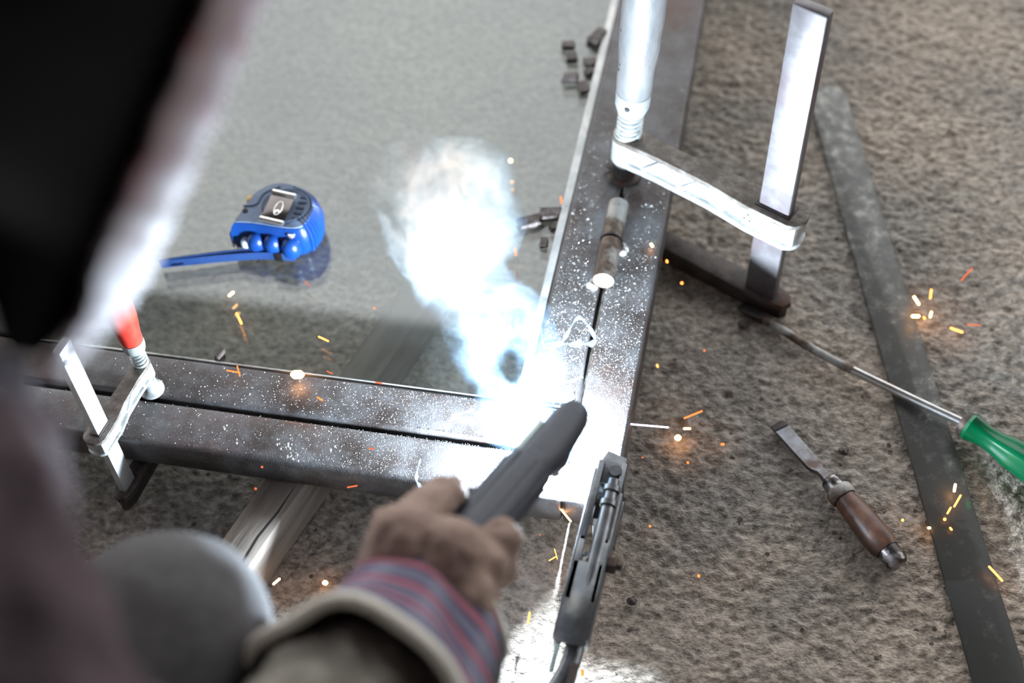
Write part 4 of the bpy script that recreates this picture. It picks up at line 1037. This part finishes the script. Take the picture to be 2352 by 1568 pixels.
# palm / back of hand over the viewer side of the grip
kn = [around(.022, 118, .028), around(.002, 122, .029), around(-.018, 124, .029), around(-.036, 126, .027)]
for k_, p in enumerate(kn): caps.append((WR, .024, p, .0135))
caps.append((WR, .030, around(-.012, 85, .030), .022)); caps.append((WR - sd_ * .016, .026, around(-.018, 42, .032), .022)); caps.append((WR + sd_ * .012, .026, around(-.02, 125, .028), .018))
fl = [.0098, .0102, .0098, .0088]
for (x, r, k_) in zip((.024, .004, -.016, -.034), fl, range(4)):
    a = [118, 165, 215, 262, 300]
    pts = [around(x + .002 * j, aa, .0245 + (.004 if j == 0 else 0)) for j, aa in enumerate(a)]
    for p, q in zip(pts, pts[1:]): caps.append((p, r, q, r * .95))
# thumb lies along the left side, tip forward
tb = [around(-.020, 30, .030), around(.012, 22, .031), around(.036, 8, .028), around(.050, -5, .024)]
for p, q, r0, r1 in zip(tb, tb[1:], (.0165, .0135, .0118), (.0138, .012, .0105)): caps.append((p, r0, q, r1))
me = blob(caps, .0022, 2, fold=.0016, fscale=60, seed=1)
gl_ = pmesh('work_glove', me, 'leather'); gl_['label'] = 'brown leather work glove with plaid canvas gauntlet'
# gauntlet cuff
c0_ = V((-0.0356, -0.2367, 0.262)); c1_ = V((-0.0445, -0.3229, 0.31)); ca = (c1_ - c0_).normalized()
qu = sd_ - ca * sd_.dot(ca); qu.normalize(); qv = ca.cross(qu)
me = bpy.data.meshes.new('cuff'); verts = []; faces = []; uvs = []; nu, nv = 48, 16
Lc = (c1_ - c0_).length
for j in range(nv + 1):
    t = j / nv
    for i in range(nu):
        a = 2 * math.pi * i / nu
        r = (.0435 + .0235 * t ** 1.2) * (1 + .045 * math.sin(3 * a + 2 * t) + .03 * math.sin(7 * a + 5 * t) + .03 * math.sin(t * 9))
        s_ = 1 + .12 * math.cos(a)
        verts.append(c0_ + ca * (Lc * t * 1.0 + .006 * math.sin(2 * a + 1) * t) + qu * (r * s_ * math.cos(a)) + qv * (r * .86 * math.sin(a)))
for j in range(nv):
    for i in range(nu): faces.append((j * nu + i, j * nu + (i + 1) % nu, (j + 1) * nu + (i + 1) % nu, (j + 1) * nu + i))
me.from_pydata([tuple(v) for v in verts], [], faces); uvl = me.uv_layers.new(name='UVMap')
for p in me.polygons:
    for li in p.loop_indices:
        vi = me.loops[li].vertex_index; i = vi % nu; j = vi // nu
        if i == 0 and any(me.loops[l2].vertex_index % nu == nu - 1 for l2 in p.loop_indices): i = nu
        uvl.data[li].uv = (i / nu, j / nv)
me.polygons.foreach_set('use_smooth', [True] * len(me.polygons)); me.update()
ringv = [verts[nv * nu + i] for i in range(nu)]; ring0 = [verts[i] for i in range(nu)]
cf = pmesh('gauntlet', me, 'cuff', gl_)
me.materials.append(M['dark_cloth'])
for p in me.polygons:
    i = p.index % nu
    if i < 5 or i >= nu - 5: p.material_index = 1
md = cf.modifiers.new('thick', 'SOLIDIFY'); md.thickness = .003; md.offset = -1
B().tube(ringv + [ringv[0]], .0042, 8, cap=False, up=ca).build('cuff_binding', 'trim', cf, loc=O)
B().tube(ring0 + [ring0[0]], .0026, 8, cap=False, up=ca).build('cuff_seam', 'trim', cf, loc=O)

# weathered white bar end on the far leaf
o = B().box((0, 0, .005), (.012, .055, .010), bev=.002).build('painted_bar', 'white_old'); o.location = (-.510, .130, TOP); o.rotation_euler = (0, 0, R(-38))
tag(o, 'chipped white painted bar end resting on the mullion', 'bar')
